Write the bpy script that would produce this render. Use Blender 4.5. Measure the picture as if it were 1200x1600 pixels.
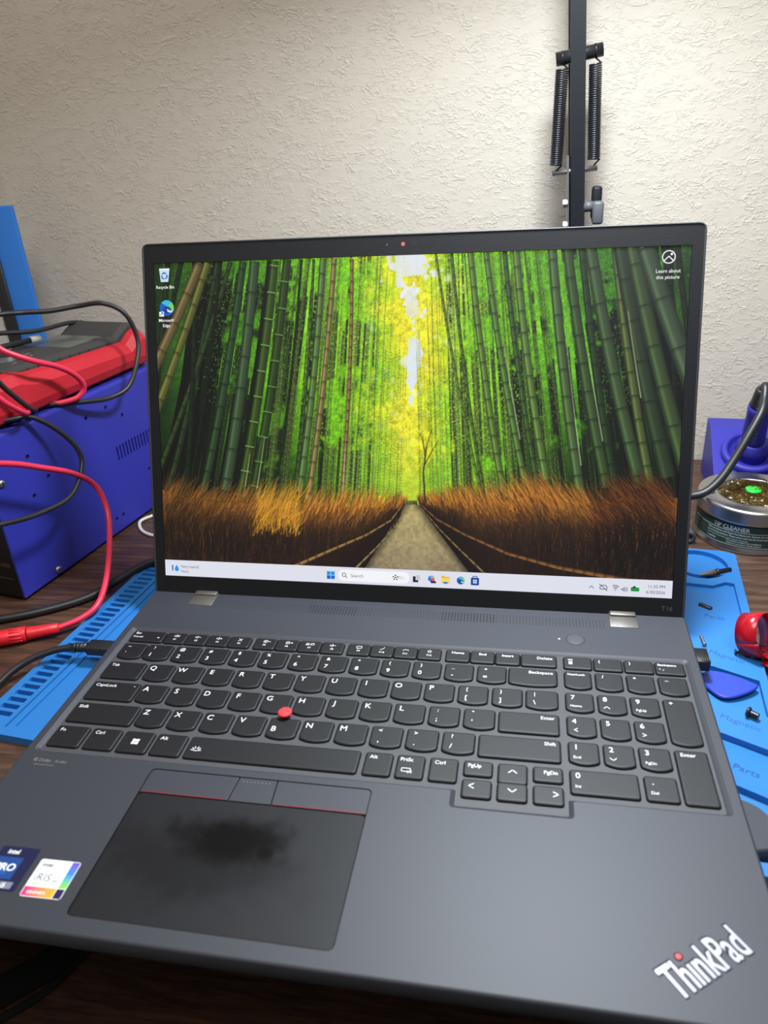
import bpy, bmesh, math, random
import numpy as np
from mathutils import Vector, Matrix

# ------------------------------------------------------------------ scene, camera, light
scn = bpy.context.scene
for o in list(bpy.data.objects): bpy.data.objects.remove(o)
scn.view_settings.view_transform = 'Standard'
scn.view_settings.look = 'None'
scn.view_settings.exposure = 0.0
scn.view_settings.gamma = 1.0
scn.view_settings.use_curve_mapping = False
S = .001                       # all numbers below are millimetres; origin = middle of the laptop hinge, z = 0 is the key deck
COL = scn.collection

CAM = (77.885, -422.356, 280.875)
FPX = 1174.52
RIGHT = (0.98304569, 0.17451188, -0.05627413)
DOWN = (0.02764375, -0.44444913, -0.89537746)
FWD = (-0.18126499, 0.87864132, -0.44173797)
cam = bpy.data.objects.new('camera', bpy.data.cameras.new('camera'))
COL.objects.link(cam)
cam.data.sensor_fit = 'HORIZONTAL'
cam.data.sensor_width = 36.0
cam.data.lens = 36.0 * FPX / 1200.0
cam.data.clip_start = .01
r, d, f = Vector(RIGHT).normalized(), Vector(DOWN).normalized(), Vector(FWD).normalized()
M = Matrix((r, -d, -f)).transposed().to_4x4()
M.translation = Vector(CAM) * S
cam.matrix_world = M
cam.data.dof.use_dof = True
cam.data.dof.focus_distance = .50
cam.data.dof.aperture_fstop = 13.0
scn.camera = cam

world = bpy.data.worlds.new('room_ambient')
scn.world = world
world.use_nodes = True
bg = world.node_tree.nodes['Background']
bg.inputs[0].default_value = (.95, .97, 1.0, 1)
bg.inputs[1].default_value = .12

def area_light(name, loc, target, size, power, color):
    l = bpy.data.lights.new(name, 'AREA'); l.shape = 'DISK'; l.size = size * S; l.energy = power; l.color = color
    o = bpy.data.objects.new(name, l); COL.objects.link(o)
    o.location = Vector(loc) * S
    o.rotation_euler = (Vector(target) - Vector(loc)).to_track_quat('-Z', 'Y').to_euler()
    return o
# unseen fill light, added above and behind the camera to brighten the room evenly
area_light('room_fill_light', (150, -800, 1550), (0, 100, 0), 700, 15.5, (1.0, .965, .925))
# where the desk lamp's head hangs (its light is made with the lamp below)
LAMP = (108, 58, 510)
LAMP_AIM = (150, -40, 0)
LAMP_POWER = 5.4
LAMP_SPREAD = 168.0
SCREEN_GAIN = .95

DESK = -22.0                   # desk top
MATZ = -17.0                   # mat top
WALL_Y = 320.0
WALL_X = -443.0

# ------------------------------------------------------------------ materials
MATS = {}
def srgb(r, g, b):
    f = lambda c: c / 12.92 if c <= .04045 else ((c + .055) / 1.055) ** 2.4
    return (f(r / 255), f(g / 255), f(b / 255))
def mat(name, col, rough=.5, metal=0.0, spec=.5, bump=0.0, bscale=400.0, emit=None, estr=1.0, coat=0.0, vary=0.0, vscale=60.0):
    if name in MATS: return MATS[name]
    m = bpy.data.materials.new(name); m.use_nodes = True
    nt = m.node_tree; b = nt.nodes['Principled BSDF']
    b.inputs['Base Color'].default_value = (*col, 1)
    b.inputs['Roughness'].default_value = rough
    b.inputs['Metallic'].default_value = metal
    b.inputs['Specular IOR Level'].default_value = spec
    b.inputs['Coat Weight'].default_value = coat
    tc = nt.nodes.new('ShaderNodeTexCoord')
    if bump:
        n = nt.nodes.new('ShaderNodeTexNoise'); n.inputs['Scale'].default_value = bscale; n.inputs['Detail'].default_value = 3
        bp = nt.nodes.new('ShaderNodeBump'); bp.inputs['Strength'].default_value = bump; bp.inputs['Distance'].default_value = .0004
        nt.links.new(tc.outputs['Object'], n.inputs['Vector']); nt.links.new(n.outputs['Fac'], bp.inputs['Height'])
        nt.links.new(bp.outputs['Normal'], b.inputs['Normal'])
    if vary:
        n = nt.nodes.new('ShaderNodeTexNoise'); n.inputs['Scale'].default_value = vscale; n.inputs['Detail'].default_value = 4
        mr = nt.nodes.new('ShaderNodeMapRange'); mr.inputs[3].default_value = 1 - vary; mr.inputs[4].default_value = 1 + vary
        mx = nt.nodes.new('ShaderNodeVectorMath'); mx.operation = 'SCALE'; mx.inputs[0].default_value = col
        nt.links.new(tc.outputs['Object'], n.inputs['Vector']); nt.links.new(n.outputs['Fac'], mr.inputs[0])
        nt.links.new(mr.outputs[0], mx.inputs['Scale']); nt.links.new(mx.outputs[0], b.inputs['Base Color'])
    if emit:
        b.inputs['Emission Color'].default_value = (*emit, 1); b.inputs['Emission Strength'].default_value = estr
    MATS[name] = m
    return m
deck_m = mat('deck_coating', (.027, .030, .040), .54, 0, .6, .05, 1800)
key_m = mat('key_plastic', (.0030, .0034, .0050), .53, 0, .50, .03, 1500)
well_m = mat('well_plastic', (.05, .052, .058), .6, 0, .6, .15, 1500)
bezel_m = mat('bezel_plastic', (.007, .0075, .009), .50, 0, .3, .15, 1200)
lidshell_m = mat('lid_shell', (.035, .036, .04), .5, .2)
legend_m = mat('legend_print', (.80, .81, .84), .6)
dim_m = mat('dim_print', (.16, .16, .15), .6)
grey_m = mat('grey_print', (.035, .035, .038), .6)
hinge_m = mat('hinge_metal', (.20, .185, .165), .45, .8)
red_m = mat('nub_rubber', (.75, .035, .045), .7)
redline_m = mat('red_line', (.16, .012, .02), .5)
black_m = mat('black_plastic', (.012, .012, .013), .45)
softblack_m = mat('black_rubber', (.016, .016, .017), .42)
void_m = mat('dark_void', (.004, .004, .004), .9)
mat_m = mat('blue_silicone', srgb(38, 112, 182), .55, 0, .4, .08, 300, vary=.05, vscale=40)
matink_m = mat('mat_moulded_text', srgb(20, 74, 132), .6)
psu_m = mat('blue_paint', srgb(48, 52, 158), .42, 0, .4, .12, 900)
psublack_m = mat('panel_black', (.010, .010, .011), .5)
meterred_m = mat('red_rubber', srgb(186, 28, 42), .55, 0, .4, .05, 900)
pinkred_m = mat('red_silicone', srgb(222, 48, 78), .38)
plugred_m = mat('red_plug', srgb(216, 32, 44), .4)
graph_m = mat('graphite_plastic', (.045, .042, .04), .6, 0, .35, .2, 1500)
steel_m = mat('steel', (.36, .35, .34), .45, 1.0)
darksteel_m = mat('dark_steel', (.06, .06, .065), .35, .8)
gunmetal_m = mat('lamp_black', (.010, .011, .014), .5, 0, .25)
silverplastic_m = mat('grey_plastic', (.10, .10, .11), .5)
tin_m = mat('tin_metal', (.50, .50, .49), .30, 1.0)
tinlabel_m = mat('tin_label', srgb(30, 58, 54), .45)
brass_m = mat('brass', (.92, .78, .48), .18, 1.0)
green_m = mat('green_flux', srgb(30, 190, 60), .4)
panelblue_m = mat('sky_blue_plastic', srgb(52, 122, 208), .6, 0, .3)
pick_m = mat('pick_plastic', srgb(36, 62, 165), .4)
tape_m = mat('red_tape', srgb(165, 12, 30), .22, 0, .5)
whitecable_m = mat('white_cable', (.6, .6, .58), .5)
brown_m = mat('brown_tip', (.16, .11, .07), .5, .3)
stationblue_m = mat('station_blue', srgb(46, 46, 148), .5, 0, .4, .2, 700)
white_m = mat('white_print', (.85, .85, .86), .5)

def node_mat(name):
    m = bpy.data.materials.new(name); m.use_nodes = True; MATS[name] = m
    return m, m.node_tree, m.node_tree.nodes['Principled BSDF'], m.node_tree.nodes.new('ShaderNodeTexCoord')

# picture and print carried by a colour attribute
def colour_mat(name, emissive):
    m, nt, b, tc = node_mat(name)
    a = nt.nodes.new('ShaderNodeVertexColor'); a.layer_name = 'Col'
    if emissive:
        b.inputs['Base Color'].default_value = (.006, .006, .007, 1)
        b.inputs['Roughness'].default_value = .42
        b.inputs['Specular IOR Level'].default_value = .25
        nt.links.new(a.outputs['Color'], b.inputs['Emission Color'])
        b.inputs['Emission Strength'].default_value = SCREEN_GAIN
        m.cycles.emission_sampling = 'NONE'
    else:
        nt.links.new(a.outputs['Color'], b.inputs['Base Color'])
        b.inputs['Roughness'].default_value = .45
    return m
screen_m = colour_mat('screen_pixels', True)
print_m = colour_mat('sticker_print', False)

# plaster wall: skip-trowel ridges as fine relief
def wall_material():
    m, nt, b, tc = node_mat('trowelled_plaster')
    N = nt.nodes; Lk = nt.links.new
    b.inputs['Base Color'].default_value = (*srgb(200, 191, 176), 1)
    b.inputs['Roughness'].default_value = .6
    b.inputs['Specular IOR Level'].default_value = .3
    mp = N.new('ShaderNodeMapping'); mp.inputs['Rotation'].default_value = (0, math.radians(-38), 0)
    mp.inputs['Scale'].default_value = (1.0, 1.0, 1.8)
    Lk(tc.outputs['Object'], mp.inputs['Vector'])
    def ridge(scale, width, dist, mask_scale, lo, hi, seed):
        n = N.new('ShaderNodeTexNoise'); n.noise_dimensions = '4D'; n.inputs['W'].default_value = seed
        n.inputs['Scale'].default_value = scale; n.inputs['Detail'].default_value = 2.5; n.inputs['Roughness'].default_value = .55; n.inputs['Distortion'].default_value = dist
        Lk(mp.outputs[0], n.inputs['Vector'])
        s = N.new('ShaderNodeMath'); s.operation = 'SUBTRACT'; s.inputs[1].default_value = .5; Lk(n.outputs['Fac'], s.inputs[0])
        a = N.new('ShaderNodeMath'); a.operation = 'ABSOLUTE'; Lk(s.outputs[0], a.inputs[0])
        r = N.new('ShaderNodeMapRange'); r.interpolation_type = 'SMOOTHSTEP'
        r.inputs[1].default_value = 0; r.inputs[2].default_value = width; r.inputs[3].default_value = 1; r.inputs[4].default_value = 0
        Lk(a.outputs[0], r.inputs[0])
        k = N.new('ShaderNodeTexNoise'); k.noise_dimensions = '4D'; k.inputs['W'].default_value = seed + 5
        k.inputs['Scale'].default_value = mask_scale; k.inputs['Detail'].default_value = 2; Lk(mp.outputs[0], k.inputs['Vector'])
        kr = N.new('ShaderNodeMapRange'); kr.interpolation_type = 'SMOOTHSTEP'
        kr.inputs[1].default_value = lo; kr.inputs[2].default_value = hi; Lk(k.outputs['Fac'], kr.inputs[0])
        p = N.new('ShaderNodeMath'); p.operation = 'MULTIPLY'; Lk(r.outputs[0], p.inputs[0]); Lk(kr.outputs[0], p.inputs[1])
        return p
    r1 = ridge(62, .04, .9, 55, .42, .58, 1.0)
    r2 = ridge(125, .06, .9, 80, .42, .58, 7.0)
    st = N.new('ShaderNodeTexNoise'); st.inputs['Scale'].default_value = 60; st.inputs['Detail'].default_value = 5; st.inputs['Roughness'].default_value = .62
    Lk(mp.outputs[0], st.inputs['Vector'])
    add = N.new('ShaderNodeMath'); add.operation = 'MULTIPLY_ADD'; add.inputs[1].default_value = .6
    Lk(r2.outputs[0], add.inputs[0]); Lk(r1.outputs[0], add.inputs[2])
    add2 = N.new('ShaderNodeMath'); add2.operation = 'MULTIPLY_ADD'; add2.inputs[1].default_value = .7
    Lk(st.outputs['Fac'], add2.inputs[0]); Lk(add.outputs[0], add2.inputs[2])
    bp = N.new('ShaderNodeBump'); bp.inputs['Strength'].default_value = .42; bp.inputs['Distance'].default_value = .0012
    Lk(add2.outputs[0], bp.inputs['Height']); Lk(bp.outputs['Normal'], b.inputs['Normal'])
    return m
wall_m = wall_material()

def wood_material():
    m, nt, b, tc = node_mat('walnut_desk')
    N = nt.nodes; Lk = nt.links.new
    mp = N.new('ShaderNodeMapping'); mp.inputs['Scale'].default_value = (6, 70, 6); mp.inputs['Rotation'].default_value = (0, 0, math.radians(-8))
    Lk(tc.outputs['Object'], mp.inputs['Vector'])
    n = N.new('ShaderNodeTexNoise'); n.inputs['Scale'].default_value = 3.0; n.inputs['Detail'].default_value = 7; n.inputs['Roughness'].default_value = .65; n.inputs['Distortion'].default_value = .6
    Lk(mp.outputs[0], n.inputs['Vector'])
    cr = N.new('ShaderNodeValToRGB'); e = cr.color_ramp.elements
    e[0].position = .30; e[0].color = (*srgb(44, 28, 22), 1); e[1].position = .72; e[1].color = (*srgb(104, 74, 56), 1)
    x = cr.color_ramp.elements.new(.5); x.color = (*srgb(74, 50, 38), 1)
    Lk(n.outputs['Fac'], cr.inputs[0]); Lk(cr.outputs[0], b.inputs['Base Color'])
    b.inputs['Roughness'].default_value = .5
    bp = N.new('ShaderNodeBump'); bp.inputs['Strength'].default_value = .12; bp.inputs['Distance'].default_value = .0005
    Lk(n.outputs['Fac'], bp.inputs['Height']); Lk(bp.outputs['Normal'], b.inputs['Normal'])
    return m
wood_m = wood_material()

def pad_material():
    """touchpad: matt grey film of finger grease with a cleaner dark patch rubbed in the middle"""
    m, nt, b, tc = node_mat('touchpad_film')
    N = nt.nodes; Lk = nt.links.new
    ns = N.new('ShaderNodeTexNoise'); ns.inputs['Scale'].default_value = 55; ns.inputs['Detail'].default_value = 5; ns.inputs['Roughness'].default_value = .6
    Lk(tc.outputs['Object'], ns.inputs['Vector'])
    def spot(cx, cy, rx, ry, wob):
        mp = N.new('ShaderNodeMapping'); mp.inputs['Location'].default_value = (-cx / rx, -cy / ry, 0); mp.inputs['Scale'].default_value = (1000 / rx, 1000 / ry, 0)
        Lk(tc.outputs['Object'], mp.inputs['Vector'])
        ln = N.new('ShaderNodeVectorMath'); ln.operation = 'LENGTH'; Lk(mp.outputs[0], ln.inputs[0])
        ad = N.new('ShaderNodeMath'); ad.operation = 'MULTIPLY_ADD'; ad.inputs[1].default_value = wob; Lk(ns.outputs['Fac'], ad.inputs[0]); Lk(ln.outputs['Value'], ad.inputs[2])
        r = N.new('ShaderNodeMapRange'); r.interpolation_type = 'SMOOTHSTEP'; r.inputs[1].default_value = .35 + wob * .5; r.inputs[2].default_value = 1.15 + wob * .5
        Lk(ad.outputs[0], r.inputs[0]); return r
    r1, r2, r3 = spot(-50, -75, 32, 16, 1.2), spot(-31, -79.5, 5, 4.0, .4), spot(-58, -88, 54, 24, 1.6)
    mn = N.new('ShaderNodeMath'); mn.operation = 'MULTIPLY'; Lk(r1.outputs[0], mn.inputs[0]); Lk(r2.outputs[0], mn.inputs[1])
    m3 = N.new('ShaderNodeMath'); m3.operation = 'MULTIPLY_ADD'; m3.inputs[1].default_value = .35; m3.inputs[2].default_value = .65; Lk(r3.outputs[0], m3.inputs[0])
    mm_ = N.new('ShaderNodeMath'); mm_.operation = 'MULTIPLY'; Lk(mn.outputs[0], mm_.inputs[0]); Lk(m3.outputs[0], mm_.inputs[1])
    cr = N.new('ShaderNodeValToRGB'); cr.color_ramp.elements[0].color = (.003, .003, .0036, 1); cr.color_ramp.elements[1].color = (.008, .0086, .011, 1)
    Lk(mm_.outputs[0], cr.inputs[0]); Lk(cr.outputs[0], b.inputs['Base Color'])
    rr_ = N.new('ShaderNodeMapRange'); rr_.inputs[3].default_value = .30; rr_.inputs[4].default_value = .50; Lk(mm_.outputs[0], rr_.inputs[0])
    Lk(rr_.outputs[0], b.inputs['Roughness'])
    sp = N.new('ShaderNodeMapRange'); sp.inputs[3].default_value = .2; sp.inputs[4].default_value = .36; Lk(mm_.outputs[0], sp.inputs[0])
    Lk(sp.outputs[0], b.inputs['Specular IOR Level'])
    return m
pad_m = pad_material()

# ------------------------------------------------------------------ mesh helpers
class MB:
    """collects verts and faces (mm)"""
    def __init__(s): s.v = []; s.f = []; s.m = []; s.s = []; s.c = None
    def add(s, vs, fs, m=0, sm=False):
        o = len(s.v); s.v += [tuple(p) for p in vs]
        for f in fs: s.f.append([i + o for i in f]); s.m.append(m); s.s.append(sm)
    def box(s, x0, x1, y0, y1, z0, z1, m=0):
        s.add([(x, y, z) for z in (z0, z1) for y in (y0, y1) for x in (x0, x1)],
              [(0, 2, 3, 1), (4, 5, 7, 6), (0, 1, 5, 4), (2, 6, 7, 3), (0, 4, 6, 2), (1, 3, 7, 5)], m)
    def rbox(s, x0, x1, y0, y1, z0, z1, r=1.0, seg=2, m=0):
        bm = bmesh.new(); bmesh.ops.create_cube(bm, size=1)
        for v in bm.verts: v.co = Vector(((x0 + x1) / 2 + v.co.x * (x1 - x0), (y0 + y1) / 2 + v.co.y * (y1 - y0), (z0 + z1) / 2 + v.co.z * (z1 - z0)))
        bmesh.ops.bevel(bm, geom=list(bm.edges), offset=r, segments=seg, profile=.5, affect='EDGES')
        bm.verts.index_update()
        s.add([v.co[:] for v in bm.verts], [[v.index for v in f.verts] for f in bm.faces], m, True); bm.free()
    def rings(s, rs, cap0=True, cap1=True, m=0, sm=False, closed=True):
        n = len(rs[0]); o = len(s.v)
        for r in rs: s.v += [tuple(p) for p in r]
        for k in range(len(rs) - 1):
            for i in range(n if closed else n - 1):
                j = (i + 1) % n
                s.f.append([o + k * n + i, o + k * n + j, o + (k + 1) * n + j, o + (k + 1) * n + i]); s.m.append(m); s.s.append(sm)
        if cap0: s.f.append([o + i for i in range(n)][::-1]); s.m.append(m); s.s.append(False)
        if cap1: s.f.append([o + (len(rs) - 1) * n + i for i in range(n)]); s.m.append(m); s.s.append(False)
    def prism(s, out, z0, z1, m=0, ch=0.0):
        if ch:
            i = inset(out, ch)
            s.rings([[(x, y, z0) for x, y in out], [(x, y, z1 - ch) for x, y in out], [(x, y, z1) for x, y in i]], m=m)
        else: s.rings([[(x, y, z0) for x, y in out], [(x, y, z1) for x, y in out]], m=m)
    def tube(s, pts, r, n=10, m=0, res=8, smooth=True):
        P = spline(pts, res) if smooth else [Vector(p) for p in pts]
        rad = r if callable(r) else (lambda t: r)
        T = []
        for i in range(len(P)):
            a = P[min(i + 1, len(P) - 1)] - P[max(i - 1, 0)]
            T.append(a.normalized())
        up = Vector((0, 0, 1)) if abs(T[0].z) < .9 else Vector((1, 0, 0))
        u = T[0].cross(up).normalized()
        rs = []
        for i, p in enumerate(P):
            u = (u - T[i] * u.dot(T[i])).normalized()
            w = T[i].cross(u); q = rad(i / (len(P) - 1))
            rs.append([tuple(p + (u * math.cos(2 * math.pi * k / n) + w * math.sin(2 * math.pi * k / n)) * q) for k in range(n)])
        s.rings(rs, m=m, sm=True)
    def cyl(s, a, b, r0, r1=None, n=20, m=0, sm=True):
        s.tube([a, b], (lambda t: r0 + ((r0 if r1 is None else r1) - r0) * t), n, m, smooth=False)
    def lathe(s, prof, c, ax=(0, 0, 1), n=32, m=0, sm=True, cap0=True, cap1=True):
        ax = Vector(ax).normalized(); up = Vector((0, 0, 1)) if abs(ax.z) < .9 else Vector((1, 0, 0))
        u = ax.cross(up).normalized(); w = ax.cross(u); c = Vector(c)
        s.rings([[tuple(c + ax * z + (u * math.cos(2 * math.pi * k / n) + w * math.sin(2 * math.pi * k / n)) * r) for k in range(n)] for r, z in prof], cap0, cap1, m, sm)
    def text(s, t, size, f, m=0, align='LEFT', bold=0.0):
        vs, fs = glyphs(t, align, bold)
        s.add([f(x * size, y * size) for x, y in vs], fs, m)
    def strokes(s, lines, w, f, m=0):
        for L in lines:
            for (a, b) in zip(L[:-1], L[1:]):
                dx, dy = b[0] - a[0], b[1] - a[1]; l = math.hypot(dx, dy) or 1
                nx, ny = -dy / l * w / 2, dx / l * w / 2; ex, ey = dx / l * w / 2, dy / l * w / 2
                s.add([f(a[0] + nx - ex, a[1] + ny - ey), f(a[0] - nx - ex, a[1] - ny - ey), f(b[0] - nx + ex, b[1] - ny + ey), f(b[0] + nx + ex, b[1] + ny + ey)], [(0, 1, 2, 3)], m)
    def poly(s, pts, f, m=0): s.add([f(*p) for p in pts], [list(range(len(pts)))], m)

def spline(pts, res=8):
    P = [Vector(p) for p in pts]
    if len(P) < 3: return P
    out = []
    for i in range(len(P) - 1):
        a = P[i - 1] if i else P[0] * 2 - P[1]; b = P[i]; c = P[i + 1]; e = P[i + 2] if i + 2 < len(P) else P[-1] * 2 - P[-2]
        for k in range(res):
            t = k / res
            out.append(.5 * ((2 * b) + (c - a) * t + (2 * a - 5 * b + 4 * c - e) * t * t + (3 * b - a - 3 * c + e) * t ** 3))
    out.append(P[-1]); return out
def round_poly(corners, seg=4):
    """corners: (x, y, radius) counter-clockwise"""
    out = []; n = len(corners)
    for i in range(n):
        x, y, r = corners[i]; p = Vector((x, y)); a = Vector(corners[i - 1][:2]) - p; b = Vector(corners[(i + 1) % n][:2]) - p
        if r <= 0: out.append((x, y)); continue
        an = a.normalized(); bn = b.normalized()
        half = an.angle(bn) / 2; t = min(r / math.tan(half), a.length * .49, b.length * .49)
        q0 = p + an * t; q1 = p + bn * t
        for k in range(seg + 1):
            u = k / seg
            out.append(tuple((q0 * (1 - u) + p * u) * (1 - u) + (p * (1 - u) + q1 * u) * u))
    return out
def rrect(x0, x1, y0, y1, r, seg=4): return round_poly([(x0, y0, r), (x1, y0, r), (x1, y1, r), (x0, y1, r)], seg)
def inset(out, dd):
    n = len(out); res = []
    for i in range(n):
        a = Vector(out[i - 1]); p = Vector(out[i]); b = Vector(out[(i + 1) % n])
        e0 = p - a; e1 = b - p
        n0 = Vector((-e0.y, e0.x)).normalized() if e0.length > 1e-9 else Vector((0, 0)); n1 = Vector((-e1.y, e1.x)).normalized() if e1.length > 1e-9 else n0
        nn = (n0 + n1)
        nn = nn.normalized() / max(.5, (nn.length / 2)) if nn.length > 1e-6 else n0
        res.append(tuple(p + nn * dd))
    return res
def circle(cx, cy, r, n=20): return [(cx + r * math.cos(2 * math.pi * k / n), cy + r * math.sin(2 * math.pi * k / n)) for k in range(n)]
def fill(loops):
    """flat triangulation of an outline with holes -> verts2d, faces"""
    bm = bmesh.new(); es = []
    for L in loops:
        vs = [bm.verts.new((x, y, 0)) for x, y in L]
        for i in range(len(vs)): es.append(bm.edges.new((vs[i], vs[(i + 1) % len(vs)])))
    bmesh.ops.triangle_fill(bm, use_beauty=True, use_dissolve=False, edges=es, normal=(0, 0, 1))
    bm.verts.index_update()
    v = [(q.co.x, q.co.y) for q in bm.verts]
    fs = []
    for q in bm.faces:
        ids = [k.index for k in q.verts]
        if q.normal.z < 0: ids = ids[::-1]
        fs.append(ids)
    bm.free(); return v, fs
def plate(mb, outline, pockets, f, m=0, mw=0, mf=0):
    """top face with sunk pockets: pockets = [(outline, depth)], f(u, v, depth)"""
    v, fs = fill([outline] + [p for p, _ in pockets])
    mb.add([f(x, y, 0) for x, y in v], fs, m)
    for p, dep in pockets:
        n = len(p)
        mb.add([f(x, y, 0) for x, y in p] + [f(x, y, dep) for x, y in p], [(i, (i + 1) % n, n + (i + 1) % n, n + i)[::-1] for i in range(n)], mw)
        mb.add([f(x, y, dep) for x, y in p], [list(range(n))], mf)
_gl = {}
def glyphs(t, align='LEFT', bold=0.0):
    k = (t, align, bold)
    if k in _gl: return _gl[k]
    cu = bpy.data.curves.new('lettering', 'FONT'); cu.body = t; cu.size = 1; cu.align_x = align; cu.offset = bold; cu.resolution_u = 3
    o = bpy.data.objects.new('lettering', cu); COL.objects.link(o)
    me = bpy.data.meshes.new_from_object(o.evaluated_get(bpy.context.evaluated_depsgraph_get()))
    vs = [(v.co.x, v.co.y) for v in me.vertices]; fs = [list(p.vertices) for p in me.polygons]
    bpy.data.objects.remove(o); bpy.data.curves.remove(cu); bpy.data.meshes.remove(me)
    _gl[k] = (vs, fs); return _gl[k]

def mesh_of(name, mb, mats):
    me = bpy.data.meshes.new(name)
    me.from_pydata([(x * S, y * S, z * S) for x, y, z in mb.v], [], mb.f)
    for m in (mats if isinstance(mats, (list, tuple)) else [mats]): me.materials.append(m)
    me.polygons.foreach_set('material_index', mb.m); me.polygons.foreach_set('use_smooth', mb.s)
    if mb.c is not None:
        a = me.color_attributes.new('Col', 'FLOAT_COLOR', 'CORNER')
        buf = []
        for f, c in zip(mb.f, mb.c): buf += [*c, 1.0] * len(f)
        a.data.foreach_set('color', buf)
    me.update(); return me
def obj(name, mb, mats, parent=None, loc=(0, 0, 0), local=False):
    """one mesh object; verts in world mm (or in the parent's frame when local)"""
    me = mb if isinstance(mb, bpy.types.Mesh) else None
    if me is None:
        if parent is not None and not local:
            o_ = origin(parent); mb.v = [(x - o_[0], y - o_[1], z - o_[2]) for x, y, z in mb.v]
        me = mesh_of(name, mb, mats)
    o = bpy.data.objects.new(name, me); COL.objects.link(o)
    o.location = Vector(loc) * S
    if parent is not None: o.parent = parent
    return o
def origin(o):
    p = Vector((0, 0, 0))
    while o is not None: p = p + Vector(o.location) / S; o = o.parent
    return p
def tag(o, label, cat, group=None, kind=None):
    o['label'] = label; o['category'] = cat
    if group: o['group'] = group
    if kind: o['kind'] = kind
    return o
def thing(name, label, cat, loc=(0, 0, 0), rz=0.0, group=None):
    o = bpy.data.objects.new(name, None); COL.objects.link(o); o.empty_display_size = .02
    o.location = Vector(loc) * S; o.rotation_euler = (0, 0, rz)
    return tag(o, label, cat, group)
# ------------------------------------------------------------------ the room and the desk
def structure(name, mb, m, label):
    o = obj(name, mb, m); o['kind'] = 'structure'; o['label'] = label; o['category'] = name.split('_')[0]
    return o
b = MB(); b.box(WALL_X - 20, 1500, WALL_Y, WALL_Y + 40, -780, 1700)
structure('wall_back', b, wall_m, 'cream trowel-textured plaster wall behind the laptop')
b = MB(); b.box(WALL_X - 40, WALL_X, -1800, WALL_Y, -780, 1700)
structure('wall_left', b, wall_m, 'cream side wall meeting the back wall at the far corner')
b = MB(); b.box(WALL_X, 1500, -1800, WALL_Y, -800, -780)
structure('floor', b, mat('floor_brown', (.05, .035, .028), .8), 'dark brown floor under the desk')
b = MB(); b.box(WALL_X - 40, 1500, -1800, WALL_Y + 40, 1700, 1740)
structure('ceiling', b, mat('ceiling_white', (.7, .68, .64), .8), 'plain pale ceiling above the desk')

desk = thing('desk', 'dark walnut desk carrying the laptop and the blue mat', 'desk', (0, 50, -780))
b = MB(); b.rbox(WALL_X + 2, 900, -226, WALL_Y - 2, DESK - 24, DESK, 1.5, 2); obj('desk_top', b, wood_m, desk)
b = MB(); b.box(WALL_X + 4, 880, -180, WALL_Y - 10, -440, -422); obj('shelf', b, wood_m, desk)
for (x, y) in ((WALL_X + 25, -160), (870, -160), (WALL_X + 25, 290), (870, 290)):
    b = MB(); b.rbox(x - 18, x + 18, y - 18, y + 18, -780, DESK - 24, 2, 1); obj('leg', b, gunmetal_m, desk)
# things on the shelf below
b = MB()
pp = [(-318, 40, -420), (-338, 5, -420), (-362, -30, -420), (-398, -66, -420), (-425, -92, -420)]
P_ = spline(pp, 6); rs = []
for i, p in enumerate(P_):
    t = (P_[min(i + 1, len(P_) - 1)] - P_[max(i - 1, 0)]).normalized(); n = Vector((-t.y, t.x, 0))
    rs.append([tuple(p + n * 17), tuple(p - n * 17), tuple(p - n * 17 + Vector((0, 0, 3))), tuple(p + n * 17 + Vector((0, 0, 3)))])
b.rings(rs)
tag(obj('black_strap', b, void_m), 'broad black strap lying on the dark shelf below the laptop', 'strap')
b = MB(); b.tube([(-300, 60, -418), (-322, 20, -418), (-335, -20, -418), (-352, -58, -418), (-385, -92, -418)], 4, 8)
tag(obj('black_cable', b, void_m), 'thin black cable on the dark shelf beside the broad strap', 'cable')

# ------------------------------------------------------------------ laptop
laptop = thing('laptop', 'open dark grey laptop showing a bamboo forest path on its screen', 'laptop', (0, -125, MATZ))
KX = 0
well_out = round_poly([(-175.9, -158.8, 3), (47.6, -158.8, 1.2), (47.6, -169.2, 2.5), (105.0, -169.2, 2.5), (105.0, -158.8, 1.2), (175.4, -158.8, 3), (175.4, -44.4, 3.5), (-175.9, -44.4, 3.5)], 4)
well_in = round_poly([(-173.2, -157.2, 2), (49.8, -157.2, 1.2), (49.8, -167.0, 1.5), (102.8, -167.0, 1.5), (102.8, -157.2, 1.2), (172.9, -157.2, 2), (172.9, -46.6, 2), (-173.2, -46.6, 2)], 4)
pad_hole = rrect(-104.9, 10.2, -245.2, -163.0, 3.2, 5)
body_out = round_poly([(-180.9, -253.5, 9), (180.9, -253.5, 9), (180.9, 3.0, 6), (-180.9, 3.0, 6)], 6)
b = MB()
top_in = inset(body_out, 1.2)
v2, f2 = fill([top_in, well_out, pad_hole])
b.add([(x, y, 0) for x, y in v2], f2, 0)
b.rings([[(x, y, 0) for x, y in top_in], [(x, y, -.35) for x, y in inset(body_out, .4)], [(x, y, -1.2) for x, y in body_out], [(x, y, -8) for x, y in body_out], [(x, y, -13) for x, y in inset(body_out, 5)]][::-1], cap0=True, cap1=False, m=0, sm=True)
b.rings([[(x, y, -1.3) for x, y in well_in], [(x, y, -1.0) for x, y in inset(well_in, -.25)], [(x, y, -.35) for x, y in inset(well_out, .5)], [(x, y, 0) for x, y in well_out]][::-1], cap0=False, cap1=False, m=0, sm=True)
b.rings([[(x, y, 0) for x, y in pad_hole], [(x, y, -1.4) for x, y in pad_hole]], cap0=False, cap1=False, m=1)
b.poly(pad_hole, lambda x, y: (x, y, -1.4), 1)
base = obj('base_chassis', b, [deck_m, void_m], laptop)
b = MB(); v2, f2 = fill([well_in]); b.add([(x, y, -1.3) for x, y in v2], f2)
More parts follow.
